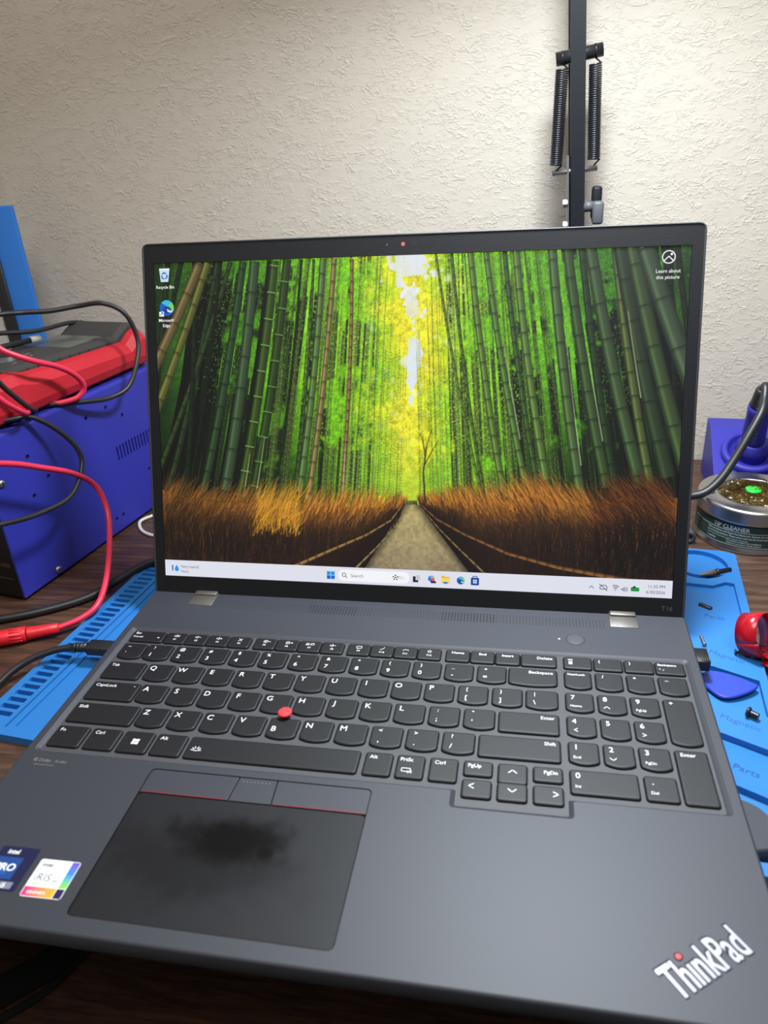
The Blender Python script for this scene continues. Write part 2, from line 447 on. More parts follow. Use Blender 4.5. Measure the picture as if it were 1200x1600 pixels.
obj('keyboard_plate', b, well_m, laptop)
for (x, y) in ((-150, -235), (150, -235), (0, -8)):
    b = MB(); b.rbox(x - 22, x + 22, y - 5, y + 5, MATZ, -12.5, .8, 1); obj('rubber_foot', b, softblack_m, laptop)

# keys ---------------------------------------------------------------
ROW = {'F': (-48.9, -58.9), 'N': (-62.6, -77.0), 'Q': (-81.6, -96.1), 'A': (-100.7, -115.3), 'Z': (-119.8, -134.4), 'B': (-139.0, -153.4)}
_keymesh = {}
def key_outline(w, h, smile):
    x, t, bt = w / 2, h / 2, -h / 2
    if not smile: return round_poly([(-x, bt, 1.3), (x, bt, 1.3), (x, t, 1.2), (-x, t, 1.2)], 3)
    bot = []
    N = 8
    for k in range(N + 1):
        u = -1 + 2 * k / N
        bot.append((u * (x - 1.6), bt + 1.15 * u * u))
    c = round_poly([(-x, t, 1.2), (-x, bt + 1.5, 2.2), (-x + 1.6, bt + 1.15, 0)], 3)
    # counter-clockwise from the lower left
    left = [(-x, bt + 3.0), (-x + .35, bt + 1.9)]
    out = left + bot + [(x - .35, bt + 1.9), (x, bt + 3.0)] + round_poly([(x, 0, 0), (x, t, 1.2), (-x, t, 1.2), (-x, 0, 0)], 3)[1:-1]
    return out
def key_mesh(w, h, smile, step=False):
    k = (round(w, 1), round(h, 1), smile, step)
    if k not in _keymesh:
        o = key_outline(w, h, smile); mb = MB()
        I = lambda q, z: [(x, y, z) for x, y in inset(o, q)]
        mb.rings([I(-.75, -1.28), I(-.55, -.5), I(-.28, -.1), I(.12, .12), I(.55, .2)], cap0=False, m=0)
        _keymesh[k] = mesh_of('key', mb, key_m)
    return _keymesh[k]
CAP = 1 / .70
def legend(key, cx, cy, x0, x1, yt, yb, spec):
    """spec: list of (kind, ...) ; coordinates relative to the key's corner"""
    mb = MB()
    def at(px, py): return lambda x, y: (px + x - cx, py + y - cy, .235)
    for s in spec:
        k = s[0]
        if k == 'L': mb.text(s[1], 3.75 * CAP, at(x0 + 3.3, yt - 2.4 - 3.1), 0, 'CENTER', .004)
        elif k == 'LB': mb.text(s[1], 3.75 * CAP, at(x0 + 3.3, yb + 4.6), 0, 'CENTER', .004)
        elif k == 'N':
            mb.text(s[1], 2.6 * CAP, at(x0 + 4.4, yt - 1.6 - 2.6), 0, 'CENTER', .004)
            mb.text(s[2], 3.3 * CAP, at(x0 + 4.2, yb + 3.0), 0, 'CENTER', .004)
        elif k == 'W': mb.text(s[1], 2.35 * CAP, at(x0 + 1.9, yt - 1.7 - 2.35), 0, 'LEFT', .002)
        elif k == 'WR': mb.text(s[1], 2.35 * CAP, at(x1 - 1.9, yt - 1.7 - 2.35), 0, 'RIGHT', .002)
        elif k == 'WC': mb.text(s[1], 2.0 * CAP, at((x0 + x1) / 2, yt - 1.5 - 2.0), 0, 'CENTER', .006)
        elif k == 'P':
            mb.text(s[1], 3.4 * CAP, at(x0 + 3.4, yt - 1.7 - 3.4), 0, 'CENTER', .006)
            if len(s) > 2: mb.text(s[2], 1.75 * CAP, at(x0 + 1.8, yb + 3.3), 0, 'LEFT', .002)
        elif k == 'T': mb.text(s[1], s[4] * CAP, at(x0 + s[2], yt - s[3] - s[4]), 0, s[5] if len(s) > 5 else 'LEFT', .008)
        elif k == 'S': mb.strokes(s[1], s[2], at(x0 + s[3], yt - s[4]))
        elif k == 'poly': mb.poly(s[1], at(x0 + s[2], yt - s[3]))
    if mb.v: obj('legend', mb, legend_m, key, local=True)
def key(x0, x1, row, smile, spec):
    yt, yb = ROW[row] if isinstance(row, str) else row
    cx, cy = (x0 + x1) / 2, (yt + yb) / 2
    k = obj('key', key_mesh(x1 - x0, yt - yb, smile), None, laptop)
    k.location = (Vector((cx, cy, 0)) - origin(laptop)) * S
    legend(k, cx, cy, x0, x1, yt, yb, spec)
    return k
PT = 19.0; KW = 15.9
def row_of(c0, row, items):
    for i, it in enumerate(items):
        c = c0 + i * PT
        key(c - KW / 2, c + KW / 2, row, True, it)
def chev(d, s=1.5):
    return {'u': [[(-s, -s * .5), (0, s * .5), (s, -s * .5)]], 'd': [[(-s, s * .5), (0, -s * .5), (s, s * .5)]],
            'l': [[(s * .6, s * .7), (-s * .6, 0), (s * .6, -s * .7)]], 'r': [[(-s * .6, s * .7), (s * .6, 0), (-s * .6, -s * .7)]]}[d]
spk = [[(-1.6, .5), (-.8, .5), (.1, 1.2), (.1, -1.2), (-.8, -.5), (-1.6, -.5), (-1.6, .5)]]
ringl = lambda r, n=8: [[(r * math.cos(6.2832 * k / n), r * math.sin(6.2832 * k / n)) for k in range(n + 1)]]
star = [[(1.3 * (1 if k % 2 == 0 else .5) * math.sin(6.2832 * k / 10), 1.3 * (1 if k % 2 == 0 else .5) * math.cos(6.2832 * k / 10)) for k in range(11)]]
rect = lambda w, h: [[(-w, -h), (w, -h), (w, h), (-w, h), (-w, -h)]]
sun = ringl(.7) + [[(1.0 * math.cos(a), 1.0 * math.sin(a)), (1.5 * math.cos(a), 1.5 * math.sin(a))] for a in [k * .785 for k in range(8)]]
FI = [spk + [[(.7, .7), (1.9, -.7)], [(.7, -.7), (1.9, .7)]], spk + [[(.9, 0), (2.0, 0)]], spk + [[(.8, 0), (2.0, 0)], [(1.4, .6), (1.4, -.6)]], [[(-1.1, 1.2), (1.1, -1.2)], [(-1.1, -1.2), (1.1, 1.2)]],
      sun + [[(2.0, 0), (3.1, 0)]], sun + [[(2.0, 0), (3.2, 0)], [(2.6, .6), (2.6, -.6)]], [[(-2.9, -.9), (-.4, -.9)], [(-2.5, -.5), (-.8, -.5), (-.8, .8), (-2.5, .8), (-2.5, -.5)], [(.4, -.8), (2.6, -.8), (2.6, .8), (.4, .8), (.4, -.8)]], [[(-1.7, 0), (1.7, 0)], [(-.6, 1.3), (.5, 0), (-.6, -1.3)], [(-1.6, .6), (-1.2, 0), (-1.6, -.6)]],
      rect(1.6, 1.0) + [[(-.7, -1.2), (-1.0, -1.6)]], [[(-1.2, -1.0), (-.5, -.9), (.9, .4), (1.1, 1.2)]], [[(-1.7, -.5), (-1.2, .3), (1.2, .3), (1.7, -.5)]], star]
# function row
key(-171.3, -149.3, 'F', False, [('T', 'Esc', 1.6, 1.2, 2.0), ('T', 'FnLock', 1.4, 5.2, 1.6), ('S', [[(-.3, 0), (.3, 0)]], .7, 18.8, 6.2)])
fx = [-147.6 + 14.55 * i for i in range(4)] + [-87.0 + 14.65 * i for i in range(4)] + [-26.2 + 14.65 * i for i in range(4)]
for i, x in enumerate(fx):
    key(x, x + 13.4, 'F', False, [('S', FI[i], .32, 6.7, 3.1), ('T', 'F%d' % (i + 1), 6.7, 5.9, 1.5, 'CENTER')])
for i, (w, x1) in enumerate((('Home', 13.6), ('End', 13.6), ('Insert', 13.6))):
    x = 34.9 + 14.9 * i; key(x, x + x1, 'F', False, [('T', w, 6.8, 1.5, 2.1, 'CENTER')])
key(79.7, 99.6, 'F', False, [('WR', 'Delete')])
NX = [104.4 + 17.2 * i for i in range(4)]; NW = 14.6
key(NX[0], NX[0] + NW + .8, 'F', False, [('S', [[(-1.2, 0), (1.2, 0)], [(-1.2, -.8), (1.2, -.8)]], .3, 3.6, 2.2), ('poly', [(-1.0, -2.6), (1.0, -2.6), (1.0, 0), (-1.0, 0)], 3.6, 4.2)])
key(NX[1], NX[1] + NW + .8, 'F', False, [('T', '(', 2.2, 1.4, 2.3)])
key(NX[2], NX[2] + NW + .8, 'F', False, [('T', ')', 2.2, 1.4, 2.3)])
moon = [(1.1 * math.cos(a), 1.1 * math.sin(a)) for a in [2.2 + k * .42 for k in range(10)]]
moon2 = moon + [(.25 + .75 * math.cos(a), .35 + .75 * math.sin(a)) for a in [5.6 - k * .42 for k in range(8)]]
key(NX[3], NX[3] + NW + .8, 'F', False, [('T', 'Backspace', 1.1, 1.4, 1.75), ('S', [moon[2:9]], .6, 3.0, 6.2)])
# number row
key(-171.3, -156.2, 'N', True, [('N', '~', '`')])
row_of(-146.2, 'N', [[('N', a, c)] for a, c in zip('!@#$%^&*()_+', '1234567890-=')])
key(72.9, 99.6, 'N', True, [('WR', 'Backspace')])
# letters
key(-171.3, -147.7, 'Q', False, [('W', 'Tab')])
row_of(-136.7, 'Q', [[('L', c)] for c in 'QWERTYUIOP'] + [[('N', '{', '[')], [('N', '}', ']')]])
key(82.9, 99.6, 'Q', True, [('N', '|', '\\')])
key(-171.3, -142.2, 'A', False, [('W', 'CapsLock'), ('S', [[(-.2, 0), (.2, 0)]], .4, 26.5, 2.6)])
bump_ = ('S', [[(-1.6, 0), (1.6, 0)]], .35, KW / 2, 12.2)
row_of(-132.0, 'A', [[('L', c)] for c in 'ASDFGHJKL'] + [[('N', ':', ';')], [('N', '"', "'")]])
key(68.7, 99.6, 'A', False, [('WR', 'Enter')])
key(-171.3, -133.0, 'Z', False, [('W', 'Shift')])
row_of(-122.5, 'Z', [[('LB' if c == 'B' else 'L', c)] for c in 'ZXCVBNM'] + [[('N', '<', ',')], [('N', '>', '.')], [('N', '?', '/')]])
key(59.2, 99.8, 'Z', False, [('WR', 'Shift')])
# bottom row
key(-171.3, -153.4, 'B', False, [('W', 'Fn')])
key(-150.3, -134.0, 'B', False, [('W', 'Ctrl')])
sq = [[(a, c), (a + 1.75, c), (a + 1.75, c + 1.75), (a, c + 1.75)] for a in (-1.9, .15) for c in (-1.9, .15)]
key(-130.9, -114.7, 'B', False, [('poly', q, 8.1, 7.2) for q in sq])
key(-111.8, -95.6, 'B', False, [('W', 'Alt')])
rays = [[(1.5 * math.cos(a), 1.5 * math.sin(a)), (2.7 * math.cos(a), 2.7 * math.sin(a))] for a in (.1, .65, 1.2, 1.95, 2.5, 3.04)] + [[(-1.0, -.2), (1.0, -.2)]]
key(-92.6, -.8, 'B', False, [('S', rays, .4, 5.2, 9.6)])
key(2.9, 16.2, 'B', False, [('W', 'Alt')])
key(19.4, 32.6, 'B', False, [('T', 'PrtSc', 1.2, 1.7, 2.2), ('S', rect(2.2, 1.1) + [[(1.0, -.6), (2.9, -1.9)], [(1.0, -1.9), (2.9, -.6)]], .35, 4.9, 9.8)])
key(36.1, 49.3, 'B', False, [('W', 'Ctrl')])
AX = [53.0, 69.9, 86.9]; AW = 13.4
key(AX[0], AX[0] + AW, (-139.0, -147.8), False, [('T', 'PgUp', 1.6, 1.8, 2.2)])
key(AX[0], AX[0] + AW, (-151.2, -161.6), False, [('S', chev('l', 2.0), .45, 4.0, 3.9)])
key(AX[1], AX[1] + AW, (-139.0, -150.7), False, [('S', chev('u', 1.9), .45, 6.7, 4.6)])
key(AX[1], AX[1] + AW, (-151.5, -161.6), False, [('S', chev('d', 1.9), .45, 6.7, 4.4)])
key(AX[2], AX[2] + AW, (-139.0, -147.8), False, [('T', 'PgDn', 4.6, 2.2, 2.2)])
key(AX[2], AX[2] + AW, (-151.2, -161.6), False, [('S', chev('r', 2.0), .45, 10.2, 4.6)])
# numeric pad
for i, (t, sz) in enumerate((('NumLock', 1.7), ('/', 2.6), ('*', 2.6), ('–', 2.6))):
    key(NX[i], NX[i] + NW - (.4 if i < 3 else 0), 'N', True, [('T', t, 1.4 if i == 0 else 3.2, 1.6, sz)])
for r_, L in (('Q', (('7', 'Home'), ('8', 'u'), ('9', 'PgUp'))), ('A', (('4', 'l'), ('5', ''), ('6', 'r'))), ('Z', (('1', 'End'), ('2', 'd'), ('3', 'PgDn')))):
    for i, (d_, w_) in enumerate(L):
        sp = [('P', d_, w_)] if len(w_) > 1 else [('P', d_)]
        if len(w_) == 1: sp.append(('S', chev(w_, 1.5), .38, 3.9, 10.0))
        key(NX[i], NX[i] + NW - .4, r_, True, sp)
key(NX[3], NX[3] + NW, (-81.6, -115.6), True, [('T', '+', 2.2, 1.4, 2.8)])
key(NX[3], NX[3] + NW, (-119.8, -153.8), False, [('W', 'Enter')])
key(NX[0], 135.6, 'B', False, [('P', '0', 'Ins')])
key(139.0, 153.2, 'B', False, [('P', '.', 'Del')])

# pointing stick
b = MB(); b.lathe([(2.2, -1.9), (2.2, 1.2), (3.2, 1.6), (3.9, 2.2), (4.0, 2.8), (3.4, 3.3), (2.0, 3.6), (.4, 3.65)], (-47.6, -117.4, 0), n=24)
ns_ = obj('pointing_stick', b, red_m, laptop); ns_['label'] = 'round red pointing nub'
# touchpad and its three buttons
b = MB(); o_ = rrect(-104.5, 9.8, -244.8, -178.7, 2.6, 5); b.rings([[(x, y, -1.3) for x, y in o_], [(x, y, -.4) for x, y in o_], [(x, y, -.25) for x, y in inset(o_, .3)]], cap0=False)
obj('touchpad', b, pad_m, laptop)
for (x0, x1, x2, x3, rl, rr_) in ((-104.5, -57.9, -58.9, -104.5, 2.6, 0), (-57.3, -38.0, -37.0, -58.3, 0, 0), (-37.4, 9.8, 9.8, -36.4, 0, 2.6)):
    b = MB(); o_ = round_poly([(x0 if rl == 2.6 else x3, -178.2, .3), (x1 if rr_ == 2.6 else x2, -178.2, .3), (x1 if rr_ == 2.6 else x1, -163.4, max(.3, rr_)), (x0, -163.4, max(.3, rl))], 4)
    b.rings([[(x, y, -1.3) for x, y in o_], [(x, y, -.25) for x, y in o_], [(x, y, -.1) for x, y in inset(o_, .25)]], cap0=False)
    k = obj('click_button', b, deck_m, laptop)
    l = MB()
    if rl or rr_:
        l.box(x0 + .8 if rl else x0 + 2, x1 - (.8 if rr_ else 2), -178.15, -177.5, -.12, -.06); q = obj('red_stripe', l, redline_m, k)
    else:
        for j in range(8): l.add([(x, y, -.05) for x, y in circle(-54.6 + j * 1.95, -165.8, .33, 8)], [list(range(8))])
        obj('grip_dots', l, dim_m, k)
# hinges, speaker holes, power button
for x0, x1 in ((-149.5, -132.0), (133.8, 151.2)):
    b = MB(); b.rbox(x0, x1, -15.4, 1.0, -2.0, .5, .4, 2); b.rbox(x0 + .6, x1 - .6, -4, 2, -2, 2.0, .8, 2); obj('hinge', b, hinge_m, laptop)
hl, ho = MB(), MB()
for i in range(126):
    for j in range(5):
        x = -130 + i * 2.08; y = -9.0 - j * 1.95
        op = -62 < x < -30 or 28 < x < 62
        (ho if op else hl).add([(px, py, .03) for px, py in circle(x, y, .62 if op else .55, 6)], [list(range(6))])
g = obj('speaker_holes', hl, mat('grille_dark', (.018, .018, .02), .8), laptop); g['kind'] = 'stuff'
g = obj('speaker_openings', ho, void_m, laptop); g['kind'] = 'stuff'
b = MB(); b.lathe([(5.5, -.4), (5.5, .05), (5.2, .1), (4.9, -.15), (4.7, .1), (4.3, .18), (0.2, .05)], (111.9, -30.8, 0), n=28, cap1=True); pb = obj('power_button', b, well_m, laptop)
b = MB(); b.lathe([(5.75, .02), (5.75, .05), (5.25, .05), (5.25, .02)], (111.9, -30.8, 0), n=32, cap0=False, cap1=False); obj('ring_gap', b, void_m, pb)
b = MB(); b.lathe([(.55, 0), (.55, .06)], (102.2, -31.0, 0), n=10); obj('indicator_light', b, mat('white_led', (.9, .9, .9), .4, emit=(1, 1, 1), estr=1.2), laptop)
# writing on the deck
b = MB(); f_ = lambda px, py: (lambda x, y: (px + x, py + y, .04))
b.text('Dolby', 2.0 * CAP, f_(-168.2, -165.6), 0, 'LEFT', .01); b.text('Audio', 2.0 * CAP, f_(-159.3, -165.6), 0, 'LEFT', -.002); b.text('SPEAKER SYSTEM', 1.05 * CAP, f_(-169.4, -168.3))
for sx in (1, -1): b.poly([(-170.3 + sx * .2, -165.6), (-170.3 + sx * .2, -163.6), (-170.3 + sx * 1.3, -163.6), (-170.3 + sx * .6, -164.6), (-170.3 + sx * 1.3, -165.6)][::sx], lambda x, y: (x, y, .04))
obj('deck_print', b, dim_m, laptop)
# slanted logo at the palm rest corner
ang = math.atan2(22.7, 29.7); ca, sa = math.cos(ang), math.sin(ang)
vs, fs = glyphs('Thı' + 'nkPad', 'LEFT', .012)
xs = [v[0] for v in vs]; wtot = max(xs) - min(xs); sx = 37.0 / wtot; sy = 13.2 / .73
def LG(z, gx=0.0): return lambda x, y: (138.2 + ca * x - sa * y, -245.6 + sa * x + ca * y, z)
b = MB(); b.add([LG(.10)((v[0] - min(xs)) * sx, v[1] * sy) for v in vs], fs)
lg = obj('logo_lettering', b, mat('logo_silver', (.42, .44, .50), .4, .3), laptop)
vs2, fs2 = glyphs('Thı' + 'nkPad', 'LEFT', .05)
b = MB(); b.add([LG(.05)((v[0] - min(xs)) * sx, v[1] * sy) for v in vs2], fs2); obj('logo_shadow_line', b, void_m, laptop)
b = MB(); cxd, cyd = LG(0)(11.6, 12.1)[:2]; b.lathe([(1.7, 0), (1.7, .12)], (cxd, cyd, 0), n=16, m=1); b.lathe([(1.15, 0), (1.15, .2)], (cxd, cyd, 0), n=16, m=0); obj('logo_dot', b, [mat('logo_red', (.55, .01, .02), .4, emit=(1, .03, .05), estr=.12), void_m], laptop)

# stickers: colour attribute print
def sticker(x0, x1, y0, y1, rz, cells, texts, r=1.2):
    cx, cy = (x0 + x1) / 2, (y0 + y1) / 2; c_, s_ = math.cos(rz), math.sin(rz)
    f = lambda z: (lambda x, y: (cx + c_ * (x - cx) - s_ * (y - cy), cy + s_ * (x - cx) + c_ * (y - cy), z))
    b = MB(); b.c = []
    def put(fn, col):
        n0 = len(b.f); fn(); b.c += [col] * (len(b.f) - n0)
    o_ = rrect(x0, x1, y0, y1, r, 4)
    put(lambda: b.rings([[f(0.0)(*p) for p in o_], [f(.12)(*p) for p in o_]], cap0=False), cells[0])
    for ci, (u0, u1, v0, v1, col) in enumerate(cells[1:]):
        X0, X1 = x0 + (x1 - x0) * u0, x0 + (x1 - x0) * u1; Y0, Y1 = y0 + (y1 - y0) * v0, y0 + (y1 - y0) * v1
        put(lambda: b.poly([(X0, Y0), (X1, Y0), (X1, Y1), (X0, Y1)], f(.14 + .001 * ci)), col)
    for (t, size, u, v, col, al, bo) in texts:
        X, Y = x0 + (x1 - x0) * u, y0 + (y1 - y0) * v
        put(lambda: b.text(t, size * CAP, lambda x, y: f(.18)(X + x, Y + y), 0, al, bo), col)
    return obj('sticker', b, print_m, laptop)
W_ = srgb(240, 240, 240); NV = srgb(16, 22, 62)
def lerp(a, c, t): return tuple(a[i] * (1 - t) + c[i] * t for i in range(3))
cells = [NV, (.0, .72, .25, .75, srgb(22, 64, 130)), (.0, .5, .35, .6, srgb(26, 84, 156)), (.52, .86, .05, .2, srgb(120, 128, 140))]
st = sticker(-152.5, -133.6, -238.6, -216.6, .02, cells, [('intel', 2.3, .22, .83, W_, 'LEFT', .02), ('vPRO', 3.6, .02, .44, W_, 'LEFT', .02), ('i5', 2.2, .58, .07, W_, 'LEFT', .02)])
st['label'] = 'navy sticker with white lettering'
cells = [W_]
for k in range(8):
    cells.append((.80, .985, .28 + k * .088, .28 + (k + 1) * .088, lerp(srgb(120, 210, 60), lerp(srgb(50, 130, 220), srgb(110, 80, 190), max(0, (k - 4) / 3)), min(1, k / 4))))
    cells.append((.015 + k * .096, .015 + (k + 1) * .096, .015, .26, lerp(srgb(226, 50, 120), srgb(248, 170, 40), k / 7)))
cells.append((.80, .985, .015, .26, srgb(34, 26, 70)))
st = sticker(-130.2, -111.0, -239.4, -220.9, .02, cells, [('intel', 2.1, .10, .80, srgb(60, 60, 80), 'LEFT', .02), ('iRIS', 3.7, .08, .42, srgb(80, 80, 100), 'LEFT', .0), ('xe', 1.6, .56, .42, srgb(80, 80, 140), 'LEFT', .01), ('GRAPHICS', 1.3, .12, .085, W_, 'LEFT', .02)])
st['label'] = 'white sticker with rainbow borders'

# lid ---------------------------------------------------------------
TH = 1.2464263
ld = Vector((0, math.cos(TH), math.sin(TH))); ln_ = Vector((0, -math.sin(TH), math.cos(TH)))
def LID(x, v, w=0.0): return tuple(Vector((x, 0, 0)) + ld * v + ln_ * w)
lo = round_poly([(-180.4, -2.6, 1.5), (180.4, -2.6, 1.5), (180.4, 240.2, 5), (-180.4, 240.2, 5)], 5)
ac = [(-172.5, 11.6), (172.5, 11.6), (172.5, 227.2), (-172.5, 227.2)]
b = MB(); li = inset(lo, 1.3)
v2, f2 = fill([li, ac]); b.add([LID(x, y, .7) for x, y in v2], f2, 0)
b.add([LID(x, y, .7) for x, y in ac] + [LID(x, y, -.05) for x, y in ac], [(i, (i + 1) % 4, 4 + (i + 1) % 4, 4 + i)[::-1] for i in range(4)], 0)
b.rings([[LID(x, y, .7) for x, y in li], [LID(x, y, 1.2) for x, y in inset(lo, .9)], [LID(x, y, 1.1) for x, y in inset(lo, .3)], [LID(x, y, .4) for x, y in lo], [LID(x, y, -3.5) for x, y in lo], [LID(x, y, -5.6) for x, y in inset(lo, 3)]][::-1], cap0=True, cap1=False, m=1, sm=True)
lid = obj('display_lid', b, [bezel_m, lidshell_m], laptop)
for x, r_, m_, nm in ((-25.8, .9, void_m, 'infrared_emitter'), (-11.6, .4, dim_m, 'status_light'), (-1.3, 1.25, mat('shutter_red', (.40, .07, .06), .5), 'shutter_mark'), (5.7, 2.1, void_m, 'camera_lens'), (22.7, .4, void_m, 'microphone_hole')):
    b = MB(); b.add([LID(px, py, .74) for px, py in circle(x, 233.8, r_, 16)], [list(range(16))]); obj(nm, b, m_, lid)
b = MB(); b.text('T16', 3.0 * CAP, lambda x, y: LID(166.2 + x, 3.6 + y, .74), 0, 'LEFT', -.004); obj('bezel_print', b, mat('bezel_grey', (.075, .075, .08), .5), lid)
# picture on the display (colours only; it is what the panel emits)
def paint_wallpaper(W, H):
    """bamboo path picture shown on the display, sRGB 0..1, row 0 = top"""
    import numpy as np
    rg = np.random.default_rng(7)
    yy, xx = np.mgrid[0:H, 0:W].astype(np.float32)
    u = xx / W; v = yy / H
    def noise(nx, ny, seed):
        r = np.random.default_rng(seed).random((ny + 2, nx + 2)).astype(np.float32)
        gx = u * nx; gy = v * ny
        ix = gx.astype(int); iy = gy.astype(int)
        fx = gx - ix; fy = gy - iy
        fx = fx * fx * (3 - 2 * fx); fy = fy * fy * (3 - 2 * fy)
        a = r[iy, ix]; b = r[iy, ix + 1]; c = r[iy + 1, ix]; d = r[iy + 1, ix + 1]
        return (a * (1 - fx) + b * fx) * (1 - fy) + (c * (1 - fx) + d * fx) * fy
    def mix(a, b, t):
        t = np.clip(t, 0, 1)[..., None]
        return a * (1 - t) + b * t
    C = lambda *c: np.array(c, np.float32) / 255
    dist = np.abs(u - 0.513)
    wob = noise(7, 5, 1) * .6 + noise(18, 12, 2) * .4
    # foliage backdrop
    img = np.zeros((H, W, 3), np.float32) + C(142, 210, 34)
    img = mix(img, C(104, 184, 26), (dist - .14) / .16 + (wob - .5) * .8)
    img = mix(img, C(56, 116, 20), (dist - .30) / .18 + (wob - .5) * .7)
    img = mix(img, C(16, 38, 12), (dist - .41) / .10 + (wob - .5) * .6)
    img = mix(img, C(238, 226, 30), 1.05 - dist / (.035 + .075 * (1 - v)) + (wob - .5) * 1.5)
    img = mix(img, C(252, 250, 70), 1.0 - dist / .035 + (wob - .5))
    fine = noise(320, 200, 3) * .3 + np.random.default_rng(4).random((H, W)).astype(np.float32) * .2 + noise(110, 76, 4) * .3 + noise(45, 30, 5) * .2
    img = img * (.62 + .80 * fine)[..., None]
    # deep shade low in the grove
    img = mix(img, C(10, 24, 8), np.clip((v - .34) / .38, 0, 1) * np.clip((dist - .10) / .16, 0, 1) * .95)
    img = mix(img, C(120, 170, 40), np.clip((v - .45) / .3, 0, 1) * np.clip(1 - dist / .14, 0, 1) * .55)
    # sky through the leaves
    sp = noise(90, 60, 8) * .6 + noise(30, 20, 9) * .4
    def sky(cx, cy, rx, ry, k=1.0):
        q = ((u - cx) / rx) ** 2 + ((v - cy) / ry) ** 2
        return np.clip((1.15 - q + (sp - .5) * 2.6) * 3 * k, 0, 1)
    s = np.maximum.reduce([sky(.497, .035, .024, .055), sky(.520, .02, .02, .04), sky(.512, .15, .012, .05), sky(.517, .27, .014, .05), sky(.513, .36, .012, .06)])
    img = mix(img, C(226, 236, 250), s)
    sp2 = noise(170, 110, 12)
    hole = np.clip((sp2 - .86) * 12, 0, 1) * np.clip((dist - .1) * 6, 0, 1) * np.clip((.40 - dist) * 12, 0, 1) * np.clip((.55 - v) * 3, 0, 1)
    img = mix(img, C(222, 238, 222), hole * .8)

    def stroke(x0, y0, x1, y1, w0, w1, col, alpha=1.0, bend=0.0, shade=0.0, rings=0.0, ringcol=None, hl=0.0, seed=0):
        """tapered stroke in pixel units along y or along its own axis"""
        L = np.hypot(x1 - x0, y1 - y0)
        if L < 1: return
        m = max(w0, w1) + abs(bend) * L + 2
        a0 = int(max(0, min(x0, x1) - m)); a1 = int(min(W, max(x0, x1) + m + 1))
        b0 = int(max(0, min(y0, y1) - m)); b1 = int(min(H, max(y0, y1) + m + 1))
        if a1 <= a0 or b1 <= b0: return
        X = xx[b0:b1, a0:a1] - x0; Y = yy[b0:b1, a0:a1] - y0
        dx = (x1 - x0) / L; dy = (y1 - y0) / L
        t = X * dx + Y * dy
        n = -X * dy + Y * dx
        tt = np.clip(t / L, 0, 1)
        n = n - bend * L * 4 * tt * (1 - tt)
        hw = .5 * (w0 + (w1 - w0) * tt)
        al = np.clip(hw - np.abs(n) + .5, 0, 1) * np.clip(t + .5, 0, 1) * np.clip(L - t + .5, 0, 1)
        al = al * np.minimum(1, hw * 2 + .15) * alpha
        c = np.zeros(al.shape + (3,), np.float32) + np.asarray(col, np.float32)
        if shade:
            q = np.clip(n / np.maximum(hw, .5), -1, 1)
            c = c * (1 - shade * (.25 + .75 * q * q) + hl * np.exp(-((q - .35) / .25) ** 2))[..., None]
        if rings:
            ph = (t / rings + seed * .37) % 1.0
            dpx = np.minimum(ph, 1 - ph) * rings
            r = np.clip(1.3 - dpx, 0, 1)[..., None]
            c = c * (1 - r) + np.asarray(ringcol, np.float32) * r
            c = c * (1 - .28 * np.clip(1 - (ph * rings) / 7, 0, 1))[..., None]
        reg = img[b0:b1, a0:a1]
        reg[...] = reg * (1 - al[..., None]) + c * al[..., None]

    # vanishing point of the avenue (stalks lean towards a point far above)
    VX, VY = .513 * W, .735 * H
    def stalk_random(n, d0, d1, w, base, var, al=1.0):
        for k in range(n):
            side = -1 if rg.random() < .5 else 1
            dd = d0 + (d1 - d0) * rg.random()
            xb = .513 + side * dd
            yb = .735 + (rg.random() - .5) * .02
            lean = (.02 + .30 * dd ** 1.1) * (.75 + .5 * rg.random())
            xt = xb + (lean if side < 0 else -lean) * .62
            yt = -.01 if rg.random() < .25 + 1.6 * dd else rg.random() * .42
            xt = xb + (xt - xb) * (yb - yt) / yb
            ww = w * (.5 + rg.random()) * (.35 + dd * 1.9) * W
            f = 1 - .75 * np.clip((dd - .12) / .36, 0, 1)
            col = np.array(base, np.float32) / 255 * f * (1 + (rg.random() - .5) * var)
            stroke(xt * W, yt * H, xb * W, yb * H, ww * .75, ww, col, al, (rg.random() - .5) * .01, .45, max(5, ww * 3.2), col * 1.35, .25, k)
    stalk_random(110, .015, .17, .0038, (140, 172, 56), .7, .6)
    stalk_random(170, .08, .50, .0062, (74, 106, 38), .9)
    stalk_random(80, .18, .53, .0075, (30, 48, 18), .6)
    stalk_random(40, .02, .14, .0026, (200, 212, 110), .4, .5)
    # leaf sprays in front of the thin stalks
    for k in range(9500):
        x = rg.random(); d = abs(x - .513)
        y = rg.random() ** 1.35 * (.66 - .55 * d)
        if d > .40 and rg.random() < .8: continue
        if wob[int(y * H), int(x * W)] + .25 * rg.random() < .52 and d > .06: continue
        g = rg.random()
        if d < .07 + .09 * g * (1 - y): col = (222 + 26 * g, 220 + 20 * g, 30 + 40 * g)
        elif d < .24: col = (120 + 80 * g, 190 + 44 * g, 20 + 26 * g)
        else: col = (76 + 70 * g, 140 + 80 * g, 18 + 20 * g)
        a = rg.random() * 6.28; l = (1.6 + (3.4 if d < .2 else 2.2) * rg.random()) * W / 860
        stroke(x * W, y * H, x * W + np.cos(a) * l, y * H + np.sin(a) * l, 2.0 if d < .2 else 1.5, .7, C(*col), .75 if d < .2 else .6)
    # canopy: leafy masses hanging in front of the thin stalks
    fb = .36 * noise(12, 8, 31) + .30 * noise(28, 18, 32) + .22 * noise(64, 42, 33) + .12 * noise(150, 100, 34)
